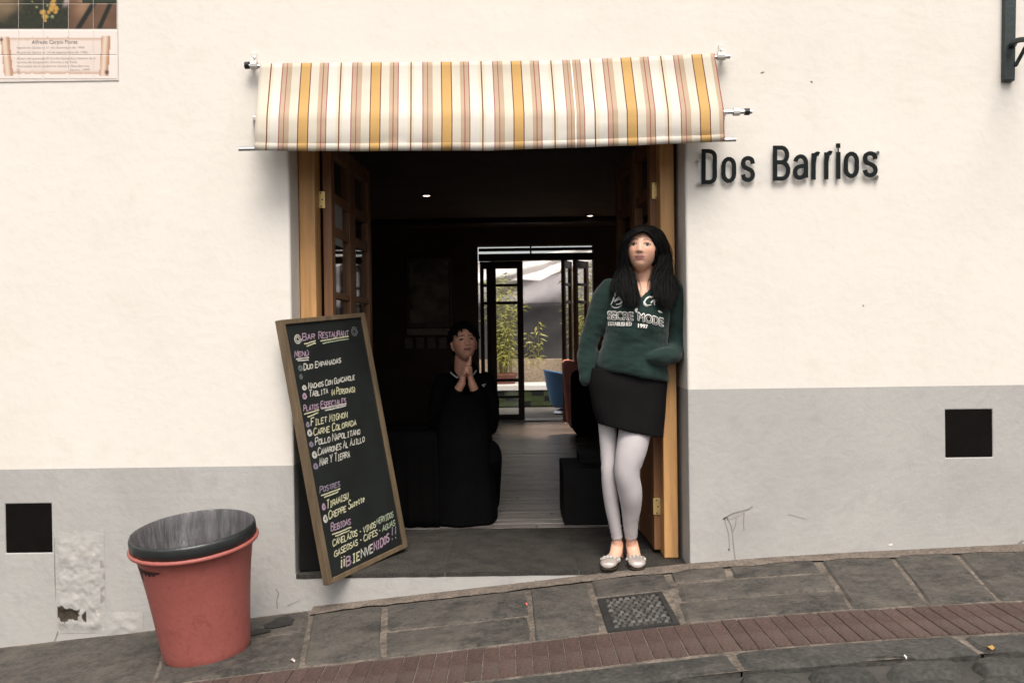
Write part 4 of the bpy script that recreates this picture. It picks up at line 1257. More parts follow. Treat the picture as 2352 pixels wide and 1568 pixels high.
# plain panel added to fill the black corner behind it
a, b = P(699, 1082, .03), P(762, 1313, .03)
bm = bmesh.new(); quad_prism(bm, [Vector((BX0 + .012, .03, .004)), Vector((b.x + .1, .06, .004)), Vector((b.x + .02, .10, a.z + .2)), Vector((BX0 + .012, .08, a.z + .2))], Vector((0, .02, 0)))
tag(obj('black_panel', bm, DARKPANEL), 'plain black panel added to fill the black door corner behind the chalkboard', 'panel')

# ------------------------------------------------------------------ red bin
bz = P(477, 1502, -.45)
bx_, by_ = bz.x, -.45
BN = empty('waste_bin', (bx_, by_, zp(bx_) + .001), 'red plastic waste bin with a dark bag folded over its rim, leaning on the slope', 'bin')
BN.rotation_euler = (math.radians(7.0), math.radians(-3.2), 0)
BN.scale = (.965, .965, 1.045)
Mb = Matrix.LocRotScale(BN.location, BN.rotation_euler, BN.scale)
RED = mat('red_plastic', (.305, .088, .072), .5, .10, 5, bump=.12, bscale=70, spec=.35, stain=(.17, .045, .038), stain_scale=5, stain_lo=.54, stain_hi=.80, fine=.06)
def lathe(prof, n_=64, wob=None):
    bm = bmesh.new()
    rings = []
    for (r_, z_) in prof:
        rings.append([Mb @ Vector(((r_ + (wob(k_ * 2 * math.pi / n_, z_) if wob else 0)) * math.cos(k_ * 2 * math.pi / n_), (r_ + (wob(k_ * 2 * math.pi / n_, z_) if wob else 0)) * math.sin(k_ * 2 * math.pi / n_), z_)) for k_ in range(n_)])
    rings_to_tube(bm, rings, cap=False)
    return bm
prof = [(.001, .0), (.168, .0), (.179, .008), (.184, .02)] + [(.184 + .040 * t + .012 * t ** 3, .02 + .40 * t) for t in [k_ / 14 for k_ in range(1, 15)]] + [(.240, .435), (.246, .447), (.256, .452), (.266, .455), (.269, .461), (.266, .468), (.256, .470), (.250, .468)]
obj('body', lathe(prof), RED, BN, smooth=True, recalc=True)
BAG = mat('dark_bag', (.016, .018, .0175), .38, .15, 12, bump=.12, bscale=60, spec=.5)
band = [(.250, .466), (.2585, .468), (.2600, .49), (.2595, .508), (.2560, .516), (.251, .518)]
def crinkle(a, z_): return .0018 * noise.noise(Vector((math.cos(a) * 26, math.sin(a) * 26, z_ * 60))) + .0030 * noise.noise(Vector((math.cos(a) * 9, math.sin(a) * 9, z_ * 30)))
obj('bag_rim', lathe(band, 96, crinkle), BAG, BN, smooth=True)
BAG2 = mat('bag_lining', (.085, .078, .080), .38, .45, 9, bump=.6, bscale=26, spec=.5, stretch=(3, 3, .4))  # vertical dark streaks put the shade of the bag's creases into its colour
def folds(a, z_):
    k_ = sstep(.515, .36, z_)
    return -.016 * k_ + k_ * (.017 * noise.noise(Vector((a * 7, z_ * 3, 1))) + .010 * noise.noise(Vector((a * 16, z_ * 3, 4)))) - k_ * .03 * max(0, noise.noise(Vector((math.cos(a) * 2, math.sin(a) * 2, z_ * 5))))
inn = [(.251, .5185), (.247, .512)] + [(.246 - .07 * (k_ / 14), .505 - .445 * k_ / 14) for k_ in range(1, 15)] + [(.12, .05), (.001, .045)]
obj('bag_lining', lathe(inn, 120, folds), BAG2, BN, smooth=True)
def rbin(h):
    t = (h - .02) / .40; return .184 + .040 * t + .012 * t ** 3
# dirty scuff under the lip
bm = bmesh.new()
g = []
for k_ in range(25):
    t_ = k_ / 24; a = lerp(-2.55, -1.85, t_)
    w_ = .022 * math.sin(math.pi * t_) ** .7 * (.6 + .8 * abs(noise.noise(Vector((t_ * 6, 2, 5))))) + (.05 * gauss(t_ - .12, .05))
    g.append([bm.verts.new(Mb @ Vector(((rbin(h) + .0012) * math.cos(a), (rbin(h) + .0012) * math.sin(a), h))) for h in (.418 - w_, .419 + .003 * noise.noise(Vector((t_ * 15, 1, 1))))])
for p, q in zip(g, g[1:]): bm.faces.new((p[0], q[0], q[1], p[1]))
obj('scuff', bm, mat('scuff_dark', (.035, .014, .012), .6, .4, 40), BN)

# ------------------------------------------------------------------ interior things
for px_, py_, lb in ((980, 449.5, 'small lit ceiling spotlight, the larger one nearer the street'), (1355, 495.5, 'small lit ceiling spotlight, the farther one to the right')):
    q = G(px_, py_, RH - .012)
    s = empty('ceiling_spotlight', q, lb, 'spotlight', 'spotlights in the dark ceiling')
    bm = bmesh.new(); bmesh.ops.create_circle(bm, cap_ends=True, segments=20, radius=.038, matrix=Matrix.Translation(q)); obj('bulb', bm, mat('lit_bulb', (.9, .8, .7), .5, 0, 5, emit=((1, .78, .6), 5.0)), s)
    bm = bmesh.new()
    rings_to_tube(bm, [[q + Vector((r_ * math.cos(k_ * math.pi / 12), r_ * math.sin(k_ * math.pi / 12), z_)) for k_ in range(24)] for r_, z_ in ((.038, .0), (.042, -.006), (.055, -.004), (.056, .012))], cap=False); obj('trim_ring', bm, DARKPANEL, s)
    ld = bpy.data.lights.new('spot_lamp', 'SPOT'); ld.energy = 170 if px_ > 1200 else 12; ld.spot_size = math.radians(54); ld.spot_blend = .8
    ld.color = (1, .74, .55); ld.shadow_soft_size = .03
    lo = bpy.data.objects.new('spot_lamp', ld); COL.objects.link(lo); lo.parent = s; lo.location = (0, 0, -.02)

# framed poster on the back wall with a row of cards below
PO = empty('framed_poster', P(985, 670, RY1), 'dim framed poster on the dark back wall left of the patio doorway', 'poster')
pbox('print', 940, 1032, 600, 742, RY1 - .012, .006, mat('poster_print', (.22, .225, .20), .5, .5, 6), PO, 0)
for a, b, c, d in ((933, 940, 592, 750), (1032, 1039, 592, 750), (940, 1032, 592, 600), (940, 1032, 742, 750)):
    pbox('frame', a, b, c, d, RY1 - .022, .022, mat('poster_frame', (.16, .155, .145), .5, .2, 10), PO)
NB = empty('notice_strip', P(985, 765, RY1), 'dim pale strip with a row of cards below the framed poster', 'notice')
pbox('strip', 935, 1045, 755, 768, RY1 - .010, .010, mat('strip_paper', (.34, .34, .32), .7, .15, 20), NB, 0)
for k_ in range(4): pbox('card', 930 + 26 * k_, 948 + 26 * k_, 775, 800, RY1 - .010, .010, mat('card_paper', (.22, .22, .20), .7, .3, 20), NB, 0)

# pink and black armchair by the patio door
PK = empty('armchair', Vector((P(1330, 900, 5.3).x, 5.3, 0)), 'tall salmon pink upholstered chair with black side, seen past the woman', 'chair')
PINK = mat('pink_upholstery', (.80, .33, .29), .8, .08, 8, bump=.1, bscale=120)
YC = 5.3
def chair_prof(pts, y0, y1, m, name, bv=.02):
    bm = bmesh.new(); quad_prism(bm, [P(a, b, y0) for a, b in pts], Vector((0, y1 - y0, 0))); return obj(name, bm, m, PK, bevel=bv, segs=3)
chair_prof([(1296, 835), (1301, 829), (1312, 828), (1322, 831), (1332, 840), (1338, 850), (1322, 850), (1314, 855), (1311, 866), (1312, 960), (1313, 985), (1308, 975), (1303, 930)], YC, YC + .5, PINK, 'outer_shell', .006)
chair_prof([(1313, 868), (1316, 856), (1324, 851), (1345, 850), (1430, 852), (1430, 1010), (1330, 1004), (1315, 985)], YC - .02, YC + .48, DARKPANEL, 'side_panel', .02)
for a in (1322, 1415):
    pbox('leg', a, a + 7, 1000, 1011, YC + .03, .04, DARKPANEL, PK)
# low dark stepped cabinet
CBN = empty('low_cabinet', Vector((.42, 1.05, 0)), 'low black stepped box standing inside the doorway behind the woman', 'cabinet')
bm = bmesh.new(); a, b = P(1294, 1076, .98), P(1420, 1205, .98); box(bm, a.x, b.x + .12, .98, 1.45, .003, a.z); obj('lower_box', bm, DARKPANEL, CBN, bevel=.006)
bm = bmesh.new(); a = P(1331, 1044, 1.2); box(bm, a.x, b.x + .14, 1.2, 1.46, P(1331, 1080, .98).z, a.z); obj('upper_box', bm, DARKPANEL, CBN, bevel=.006)
# blue tub chair on the patio
BC = empty('tub_chair', Vector((P(1290, 920, 8.5).x, 8.5, 0)), 'glossy blue plastic tub chair just outside the patio door', 'chair')
bc = P(1290, 857, 8.5); bz0 = P(1290, 935, 8.5).z
rings = []
for (r_, z_, tl) in ((.13, bz0, 0), (.18, bz0 + .07, 0), (.235, lerp(bz0, bc.z, .6), .02), (.275, bc.z - .01, .05), (.283, bc.z, .055), (.272, bc.z + .002, .055), (.225, lerp(bz0, bc.z, .55), .02), (.16, bz0 + .10, 0), (.05, bz0 + .09, 0)):
    rings.append([Vector((bc.x + .015 + r_ * math.cos(k_ * math.pi / 20), 8.5 + r_ * .9 * math.sin(k_ * math.pi / 20), z_ - tl * (math.cos(k_ * math.pi / 20)))) for k_ in range(40)])
bm = bmesh.new(); rings_to_tube(bm, rings); obj('seat_shell', bm, mat('blue_plastic', (.11, .25, .46), .3, .05, 8, spec=.6), BC, smooth=True)
bm = bmesh.new(); limb(bm, [(Vector((bc.x + .015, 8.5, -.0)), .14, .14), (Vector((bc.x + .015, 8.5, .03)), .12, .12), (Vector((bc.x + .015, 8.5, .06)), .03, .03), (Vector((bc.x + .015, 8.5, bz0 + .02)), .03, .03)], sub=1, seg=20, ref=Vector((1, 0, 0)), round_end=(False, False)); obj('pedestal', bm, STEEL, BC)
#PEOPLE
# ------------------------------------------------------------------ people
SKIN = mat_attr('skin', .5, .35, sss=.08)
def head_mesh(bm, M, rx=.0715, ry=.094, rz=.112, jaw=.30, nose=1.0, nu=112, nv=84):
    """local axes: +x = picture right, -y = where the face looks, +z = up"""
    def f(sx, sy, sz):
        x, y, z = rx * sx, ry * sy, rz * sz
        if sz < 0:
            t = -sz
            x *= 1 - jaw * t ** 1.7
            if sy > 0: y *= 1 - .45 * t
        else:
            y *= 1 + .04 * sz
        if sy < 0:
            y = -ry * (abs(sy) ** .86)
            k = sstep(0, .45, -sy)
            d = 0
            g2 = lambda cx_, cz_, sx_, sz_, a: a * gauss(x - cx_, sx_) * gauss(z - cz_, sz_)
            zz = z
            # nose
            amp = interp([(-.052, 0), (-.043, .004), (-.035, .017), (-.028, .019), (.012, .005), (.03, .001)], zz) * nose
            d += amp * gauss(x, .0085)
            for s in (-1, 1):
                d += g2(s * .0115, -.034, .0055, .0055, .007)
                d += g2(s * .031, .004, .015, .0095, -.0085)
                d += g2(s * .031, .003, .010, .0055, .0045)
                d += g2(s * .030, .020, .017, .006, .0035)
                d += g2(s * .042, -.022, .016, .016, .004)
            d += g2(0, -.053, .017, .0040, .0055) + g2(0, -.064, .015, .0048, .0065) + g2(0, -.0585, .018, .0016, -.0030)
            d += g2(0, -.074, .02, .005, -.003) + g2(0, -.095, .016, .013, .007)
            y -= d * k
        return Vector((x, y, z))
    g = []
    for j in range(1, nv):
        th = math.pi * j / nv
        g.append([bm.verts.new(M @ f(math.sin(th) * math.cos(a), math.sin(th) * math.sin(a), math.cos(th))) for a in [2 * math.pi * i / nu for i in range(nu)]])
    for a, b in zip(g, g[1:]):
        for i in range(nu): bm.faces.new((a[i], b[i], b[(i + 1) % nu], a[(i + 1) % nu]))
    for r_, s in ((g[0], 1), (g[-1], -1)):
        c = bm.verts.new(M @ Vector((0, 0, s * rz * (1.0 if s > 0 else 1.0))))
        for i in range(nu): bm.faces.new((c, r_[i], r_[(i + 1) % nu]) if s > 0 else (c, r_[(i + 1) % nu], r_[i]))
    for s in (-1, 1):                                   # ears
        limb(bm, [(M @ Vector((s * .069, .012, -.034)), .006, .010), (M @ Vector((s * .074, .014, -.010)), .007, .015), (M @ Vector((s * .077, .018, .014)), .007, .016)], sub=3, seg=10, ref=M.to_3x3() @ Vector((1, 0, 0)))
def face_cols(M, skin, lip, brow=(.03, .018, .013), iris=(.016, .008, .005), eye_dy=0, eye_dx=0, brow_h=.0245, tone=1):
    Mi = M.inverted()
    sk = Vector(skin)
    def fn(co):
        q = Mi @ co
        c = sk * (1 + .05 * noise.noise(co * 18))
        if q.y < -.03 and abs(q.z) < .12:
            x, z = q.x, q.z
            ax = abs(x)
            # cheeks and nose a little redder
            c = c.lerp(Vector((sk.x * 1.02, sk.y * .78, sk.z * .75)), .5 * gauss(ax - .040, .014) * gauss(z + .03, .014))
            # brows
            bz_ = brow_h + .005 * (1 - ((ax - .030) / .018) ** 2) * .9
            if .011 < ax < .052 and abs(z - bz_) < .0037 * (1 - .5 * sstep(.03, .052, ax)): c = Vector(brow) * .6 + c * .25
            # eyes
            ex = (ax - .031) / .0145; ez = (z - .0030) / .0066
            if ex * ex + ez * ez < 1:
                c = Vector((.40, .31, .25))
                if math.hypot((ax - .031) - eye_dx * (1 if x > 0 else -1), (z - .0030 - eye_dy)) < .0066: c = Vector(iris)
            if abs(ex) < 1.12 and abs(z - (.0030 + .0068 * math.sqrt(max(0, 1 - (ex / 1.15) ** 2)))) < .0022: c = Vector(iris) * 1.2
            if abs(ex) < 1.0 and abs(z - (.0030 - .0064 * math.sqrt(max(0, 1 - ex * ex)))) < .0010: c = c * .6
            # nostrils
            if math.hypot(ax - .0070, (z + .0405) * 1.3) < .0034: c = sk * .22
            # lips
            if ax < .0235:
                up = -.0505 - .0035 * (ax / .0235) ** 2 - .002 * gauss(ax, .003)
                lo = -.0585 - .0105 * math.sqrt(max(0, 1 - (ax / .0215) ** 2))
                if lo < z < up: c = Vector(lip)
                if abs(z + .0585 - .0012 * (ax / .0235) ** 2) < .0012: c = Vector(lip) * .35
        return c
    return fn
def finger(bm, pts, r0, r1):
    n_ = len(pts) - 1
    limb(bm, [(p, lerp(r0, r1, i / n_), lerp(r0, r1, i / n_)) for i, p in enumerate(pts)], sub=3, seg=10)

# ---- the woman in the doorway
def Wa(zx, zy, Y): return P((2200 + zx / 2.178) / 1.7415, (880 + zy / 2.178) / 1.7415, Y)
def Wb(zx, zy, Y): return P((2200 + zx / 1.889) / 1.7415, (1500 + zy / 1.889) / 1.7415, Y)
def Wh(zx, zy, Y): return P((2380 + zx / 3.92) / 1.7415, (900 + zy / 3.92) / 1.7415, Y)
YW_ = .10
hc = Wh(735, 395, .085)
MH = Matrix.Translation(hc) @ Matrix.Rotation(math.radians(-13), 4, 'Z') @ Matrix.Rotation(math.radians(-12), 4, 'X') @ Matrix.Rotation(math.radians(3), 4, 'Y') @ Matrix.Diagonal((1.035, .98, .965, 1))
def edge_ring(L, R, dep, back=None, seg=28, pw=1.0):
    """closed ring between a left and a right silhouette point, dep = half depth in front, back = behind"""
    c = (L + R) / 2; h = (R - L) / 2
    out = []
    for k in range(seg):
        a = 2 * math.pi * k / seg
        ca, sa = math.cos(a), math.sin(a)
        d_ = dep if sa < 0 else (back or dep)
        out.append(c + h * (math.copysign(abs(ca) ** pw, ca)) + Vector((0, d_ * math.copysign(abs(sa) ** pw, sa), 0)))
    return out
def smooth_rings(rs, n_=5):
    flat = [tuple(x for p in r for x in p) for r in rs]
    return [[Vector(f[i:i + 3]) for i in range(0, len(f), 3)] for f in catmull(flat, n_)]

# skin body: one mesh
bm = bmesh.new()
head_mesh(bm, MH)
nb = Wa(808, 640, .125); nt2 = Wa(812, 395, .115)
limb(bm, [(Wa(800, 800, .11), .055, .05), (nb, .052, .050), (Wa(808, 520, .125), .047, .048), (nt2, .047, .05)], sub=5, seg=24)
tor = [edge_ring(Wa(640, 545, .12), Wa(985, 560, .12), .045, .05), edge_ring(Wa(555, 610, .12), Wa(1075, 620, .12), .072, .07), edge_ring(Wa(560, 720, .115), Wa(1015, 720, .115), .092, .08), edge_ring(Wa(545, 900, .11), Wa(985, 900, .11), .105, .085), edge_ring(Wa(530, 1100, .12), Wa(955, 1100, .12), .075, .07), edge_ring(Wa(490, 1300, .13), Wa(965, 1330, .13), .072, .075), edge_ring(Wb(370, 180, .14), Wb(820, 200, .14), .075, .085), edge_ring(Wb(385, 330, .14), Wb(800, 380, .14), .08, .085)]
rings_to_tube(bm, smooth_rings(tor, 4))
# legs and feet
def leg(pts, sub=6): limb(bm, pts, sub=sub, seg=20)
k1 = .000636
LL = [(430, 330, .15, 132), (440, 520, .14, 118), (438, 720, .125, 92), (450, 860, .145, 104), (470, 1000, .160, 100), (492, 1130, .17, 84), (506, 1240, .18, 78), (508, 1290, .185, 80)]
RL = [(660, 330, .128, 222), (620, 540, .085, 215), (582, 720, .07, 175), (606, 880, .095, 165), (612, 1000, .125, 140), (607, 1110, .150, 108), (612, 1235, .175, 86), (618, 1290, .185, 86)]
def legpts(T, k, dy=0): return [(Wb(a, b, c + dy), d * k1 / 2 * k, d * k1 / 2 * k * (1.05 if i < 3 else 1.15)) for i, (a, b, c, d) in enumerate(T)]
leg(legpts([(a, b, c, min(d, 175)) for a, b, c, d in LL], .93)); leg(legpts([(a, b, c, min(d, 215)) for a, b, c, d in RL], .90))
LF = [(508, 1270, .19, .030), (500, 1330, .17, .031), (478, 1392, .115, .029), (455, 1432, .06, .026), (440, 1450, .02, .018)]
RF = [(618, 1270, .19, .031), (630, 1330, .17, .032), (645, 1385, .115, .030), (652, 1425, .06, .028), (658, 1440, .015, .018)]
for T in (LF, RF):
    limb(bm, [(Wb(a, b, c), d, d * .85) for a, b, c, d in T], sub=5, seg=18)
    a, b, c, d = T[0]; limb(bm, [(Wb(a, b, .205), .03, .028), (Wb(a, b + 70, .225), .03, .028), (Wb(a, b + 100, .22), .03, .024)], sub=4, seg=16)
# arms with hands (mostly inside the sleeves and pockets)
AL = [(505, 615, .125, .046), (435, 790, .135, .044), (350, 1040, .15, .038), (330, 1190, .15, .034), (335, 1350, .16, .026)]
AR = [(1095, 640, .13, .047), (1112, 850, .145, .044), (1105, 1130, .15, .040), (1030, 1190, .09, .033), (960, 1195, .065, .026)]
for T in (AL, AR): limb(bm, [(Wa(a, b, c), d * .86, d * .86) for a, b, c, d in T], sub=5, seg=16)
def simple_hand(w_, d1, d2):
    """palm plus five bent fingers from the wrist along d1, spread along d2"""
    limb(bm, [(w_, .024, .016), (w_ + d1 * .045, .036, .015), (w_ + d1 * .085, .037, .013)], sub=4, seg=14, ref=d2)
    for i, (o_, L_) in enumerate(((-.027, .055), (-.009, .066), (.009, .062), (.026, .048))):
        b_ = w_ + d1 * .078 + d2 * o_; nrm = d1.cross(d2)
        finger(bm, [b_, b_ + d1 * L_ * .5 + nrm * .004, b_ + d1 * L_ * .95 + nrm * .016], .0085, .0068)
    b_ = w_ + d1 * .02 + d2 * -.022
    finger(bm, [b_, b_ + d1 * .025 - d2 * .018, b_ + d1 * .055 - d2 * .020], .010, .008)
simple_hand(Wa(350, 1375, .165), Vector((.50, .10, -.86)).normalized(), Vector((.2, .95, .15)).normalized())
simple_hand(Wa(940, 1200, .062), Vector((-.97, .04, -.22)).normalized(), Vector((.2, .1, -.97)).normalized())
me = remesh(bm, .0042, 2)
SKW = (.63, .36, .25)
set_cols(me, face_cols(MH, SKW, (.42, .175, .155)))
me.materials.append(SKIN)
WM = link('person', me)
tag(WM, 'woman in green sweater, black skirt and pale leggings leaning on the right door post', 'person')
SWEAT = mat('green_sweater', (.0135, .0275, .0235), .95, .26, 9, bump=.25, bscale=130, sheen=.15, spec=.1)
# sweater
bm = bmesh.new()
swr = [edge_ring(Wa(660, 530, .125), Wa(960, 540, .125), .050, .055), edge_ring(Wa(545, 585, .125), Wa(1090, 600, .125), .078, .075), edge_ring(Wa(520, 700, .12), Wa(1045, 700, .12), .105, .085), edge_ring(Wa(500, 830, .115), Wa(1035, 830, .115), .122, .09), edge_ring(Wa(492, 930, .115), Wa(1028, 930, .115), .118, .092), edge_ring(Wa(462, 1040, .12), Wa(1022, 1050, .12), .106, .092), edge_ring(Wa(428, 1150, .125), Wa(1022, 1180, .125), .112, .096), edge_ring(Wa(405, 1235, .13), Wa(1030, 1320, .13), .122, .104), edge_ring(Wa(412, 1285, .13), Wa(1035, 1395, .13), .116, .105), edge_ring(Wa(430, 1292, .13), Wa(1025, 1408, .13), .098, .095)]
rings_to_tube(bm, smooth_rings(swr, 5))
ALs = [(520, 610, .125, .060), (472, 700, .13, .066), (412, 850, .138, .061), (348, 1030, .15, .054), (326, 1130, .15, .053), (322, 1230, .14, .049), (312, 1320, .13, .040), (305, 1380, .128, .034), (305, 1395, .135, .031), (306, 1418, .145, .024), (312, 1440, .155, .012)]
ARs = [(1085, 640, .13, .060), (1112, 740, .14, .068), (1118, 880, .15, .063), (1118, 1010, .16, .060), (1105, 1120, .145, .058), (1060, 1172, .085, .052), (985, 1190, .036, .043), (915, 1196, .018, .034), (860, 1200, .022, .026), (810, 1204, .045, .016)]
for T in (ALs, ARs): limb(bm, [(Wa(a, b, c), d * .94, d * .9) for a, b, c, d in T], sub=5, seg=20, round_end=(True, False))
# kangaroo pocket: a low raised panel across the belly
pk = [edge_ring(Wa(560, 1085, .12), Wa(930, 1095, .12), .112, .02), edge_ring(Wa(505, 1200, .13), Wa(960, 1240, .13), .125, .02), edge_ring(Wa(500, 1270, .13), Wa(960, 1330, .13), .126, .02)]
rings_to_tube(bm, smooth_rings(pk, 4))
# hood roll round the neck
limb(bm, [(Wa(650, 590, .085), .025, .03), (Wa(630, 545, .14), .03, .04), (Wa(720, 500, .19), .035, .045), (Wa(820, 495, .20), .035, .045), (Wa(930, 510, .19), .035, .045), (Wa(1000, 560, .14), .03, .04), (Wa(960, 610, .085), .025, .03)], sub=4, seg=14)
me = remesh(bm, .0055, 4)
# folds
def displace(me, fn):
    nn = [v.normal.copy() for v in me.vertices]
    for v, q in zip(me.vertices, nn):
        v.co = v.co + q * fn(v.co)
def _fold(p):
    return noise.noise(Vector((p.x * 9, p.y * 9, p.z * 17))) * .0080 + noise.noise(Vector((p.x * 24 + p.z * 12, p.y * 22, p.z * 42))) * .0034
displace(me, _fold)
bm = bmesh.new(); bm.from_mesh(me)
# open the V neck and the collar round the throat
def inside_poly(q, poly):
    c = False
    for (x0, y0), (x1, y1) in zip(poly, poly[1:] + poly[:1]):
        if (y0 > q[1]) != (y1 > q[1]) and q[0] < (x1 - x0) * (q[1] - y0) / (y1 - y0) + x0: c = not c
    return c
CI = CAM_M.inverted()
def to_px(p):
    q = CI @ p; return 1176 + FPX * q.x / -q.z, 784 - FPX * q.y / -q.z
Vp = [((2200 + a / 2.178) / 1.7415, (880 + b / 2.178) / 1.7415) for a, b in ((715, 470), (905, 470), (895, 560), (868, 605), (792, 675), (770, 640), (735, 560))]
dl = []
for f in bm.faces:
    c = f.calc_center_median()
    if c.y < .16 and f.normal.y < .6 and inside_poly(to_px(c), Vp): dl.append(f)
bmesh.ops.delete(bm, geom=dl, context='FACES')
me2 = bpy.data.meshes.new('sweater'); bm.to_mesh(me2)
for p in me2.polygons: p.use_smooth = True
me2.materials.append(SWEAT)
SWO = link('sweater', me2, WM)
so = SWO.modifiers.new('solid', 'SOLIDIFY'); so.thickness = .004; so.offset = -1
bvh = BVHTree.FromBMesh(bm); bm.free()
# flesh of the chest behind the V, pulled forward to the collar: raise the body there
bmb = bmesh.new(); bmb.from_mesh(WM.data)
bvb = BVHTree.FromBMesh(bmb); bmb.free()
# print on the sweater
def on_sweater(q):
    d_ = (q - CAM_P).normalized(); h = bvh.ray_cast(CAM_P, d_)
    return (h[0] - d_ * .0035) if h[0] else None
PRW = mat('print_white', (.72, .69, .64), .8, .06, 60)
PRB = mat('print_black', (.012, .014, .013), .8, .1, 60)
def shirt_text(s, pts, ht, m, bold=None, off=(0, 0), lift=0.0, name='print'):
    """built-in letters between zoom points along a polyline"""
    vs_, fs = text_polys(s)
    x0_ = min(v.x for v in vs_); x1_ = max(v.x for v in vs_)
    bm = bmesh.new(); V = []
    for v in vs_:
        t = (v.x - x0_) / (x1_ - x0_)
        bx = interp([(k / (len(pts) - 1), p[0]) for k, p in enumerate(pts)], t); by = interp([(k / (len(pts) - 1), p[1]) for k, p in enumerate(pts)], t)
        q = on_sweater(Wa(bx + off[0], by - v.y / .72 * ht + off[1], .0))
        q = q if q is not None else Wa(bx, by, 0)
        V.append(bm.verts.new(q - (q - CAM_P).normalized() * lift))
    for f in fs:
        try: bm.faces.new([V[i] for i in f])
        except ValueError: pass
    return obj(name, bm, m, SWO)
def shirt_stroke(pts, wd, m, lift=0.0):
    L, R = ribbon2d([Vector((a, -b)) for a, b in catmull(pts, 5)], wd)
    n_ = len(L)
    if not isinstance(wd, tuple):
        for i in range(n_):
            c = (L[i] + R[i]) / 2; k = .45 + .55 * math.sin(math.pi * min(1, (i + 1) / n_ * 1.1)); L[i] = c + (L[i] - c) * k; R[i] = c + (R[i] - c) * k
    bm = bmesh.new(); prev = None
    for a, b in zip(L, R):
        q = [on_sweater(Wa(v.x, -v.y, 0)) for v in (a, b)]
        if None in q: prev = None; continue
        q = [bm.verts.new(x - (x - CAM_P).normalized() * lift) for x in q]
        if prev: bm.faces.new((prev[0], prev[1], q[1], q[0]))
        prev = q
    obj('print', bm, m, SWO)
shirt_stroke([(594, 572), (575, 625), (552, 690), (530, 738)], 17, PRW); shirt_stroke([(636, 660), (600, 672), (560, 700)], 12, PRW)
shirt_stroke([(560, 712), (590, 690), (620, 688), (628, 705), (610, 728), (575, 735)], 20, PRW, .001); shirt_stroke([(535, 748), (560, 762), (595, 760), (626, 740)], 8, PRW)
shirt_stroke([(905, 655), (888, 672), (868, 668), (838, 686), (824, 718), (850, 742), (882, 735)], 12, PRW); shirt_stroke([(815, 705), (822, 738), (850, 754)], 6, PRW)
shirt_stroke([(878, 722), (900, 700), (922, 698), (908, 718), (912, 742)], 17, PRW, .001); shirt_stroke([(862, 668), (884, 690), (905, 680)], 6, PRB, .002)
shirt_stroke([(942, 790), (960, 800), (978, 808)], 15, PRW); shirt_stroke([(752, 760), (750, 785), (755, 805)], 24, PRW)
for tx_, p_, in (('SECRE', [(503, 862), (610, 868), (722, 872)]), ('MODE', [(768, 872), (880, 898), (985, 925)])):
    for o_ in ((-5, -3), (5, -3), (-5, 4), (5, 4), (0, 6), (0, -5)): shirt_text(tx_, p_, 72, PRW, off=o_)
    shirt_text(tx_, p_, 68, PRB, lift=.0015)
for tx_, p_, in (('ESTABLISHED', [(508, 918), (610, 922), (710, 922)]), ('1997', [(768, 935), (810, 940), (850, 946)])):
    for o_ in ((0, 0), (2.5, 0), (-2.5, 0)): shirt_text(tx_, p_, 36, PRW, off=o_)

# skirt, leggings, shoes
SKIRT = mat('black_skirt', (.0065, .006, .006), .9, .15, 8, bump=.2, bscale=120, spec=.08)
bm = bmesh.new()
skr = [edge_ring(Wb(290, -60, .135), Wb(880, -20, .135), .09, .085), edge_ring(Wb(282, 40, .135), Wb(888, 70, .135), .104, .10), edge_ring(Wb(300, 150, .135), Wb(880, 190, .135), .112, .105), edge_ring(Wb(325, 270, .13), Wb(866, 340, .13), .116, .10), edge_ring(Wb(348, 345, .125), Wb(858, 455, .125), .116, .095), edge_ring(Wb(355, 362, .125), Wb(855, 472, .125), .112, .09), edge_ring(Wb(375, 355, .125), Wb(838, 450, .125), .10, .08)]
rings_to_tube(bm, smooth_rings(skr, 5))
me = remesh(bm, .006, 3)
displace(me, lambda p: noise.noise(Vector((p.x * 12, p.y * 8, p.z * 8))) * .004)
me.materials.append(SKIRT); link('skirt', me, WM)
LEGG = mat('pale_leggings', (.42, .385, .385), .9, .05, 12, bump=.15, bscale=160, sheen=.1, spec=.15)
for T, nm in ((LL, 0), (RL, 1)):
    bm = bmesh.new()
    Tl = [list(q) for q in T[:-1]]; Tl[-1][1] = 1228 if nm == 0 else 1222
    limb(bm, legpts(Tl, 1.09), sub=7, seg=28, round_end=(False, False))
    bmesh.ops.recalc_face_normals(bm, faces=bm.faces[:])
    bm.normal_update()
    for v in bm.verts:
        p = v.co
        zk = p.z
        s = noise.noise(Vector((p.x * 20, p.y * 20, p.z * 10))) * .0018
        s += .0022 * math.sin(p.z * 260 + 8 * noise.noise(Vector((p.x * 30, p.y * 30, 1)))) * (gauss(zk - .48, .035) + gauss(zk - .14, .05)) * .9
        v.co = p + v.normal * s
    obj('legging', bm, LEGG, WM, smooth=True)
SHOE = mat('silver_shoe', (.40, .345, .31), .38, .15, 30, bump=.15, bscale=90, spec=.6, metal=.25)
RUF = mat('ruffle_cloth', (.50, .46, .42), .8, .25, 60)
SOLE = mat('shoe_sole', (.05, .035, .02), .7, .1, 20)
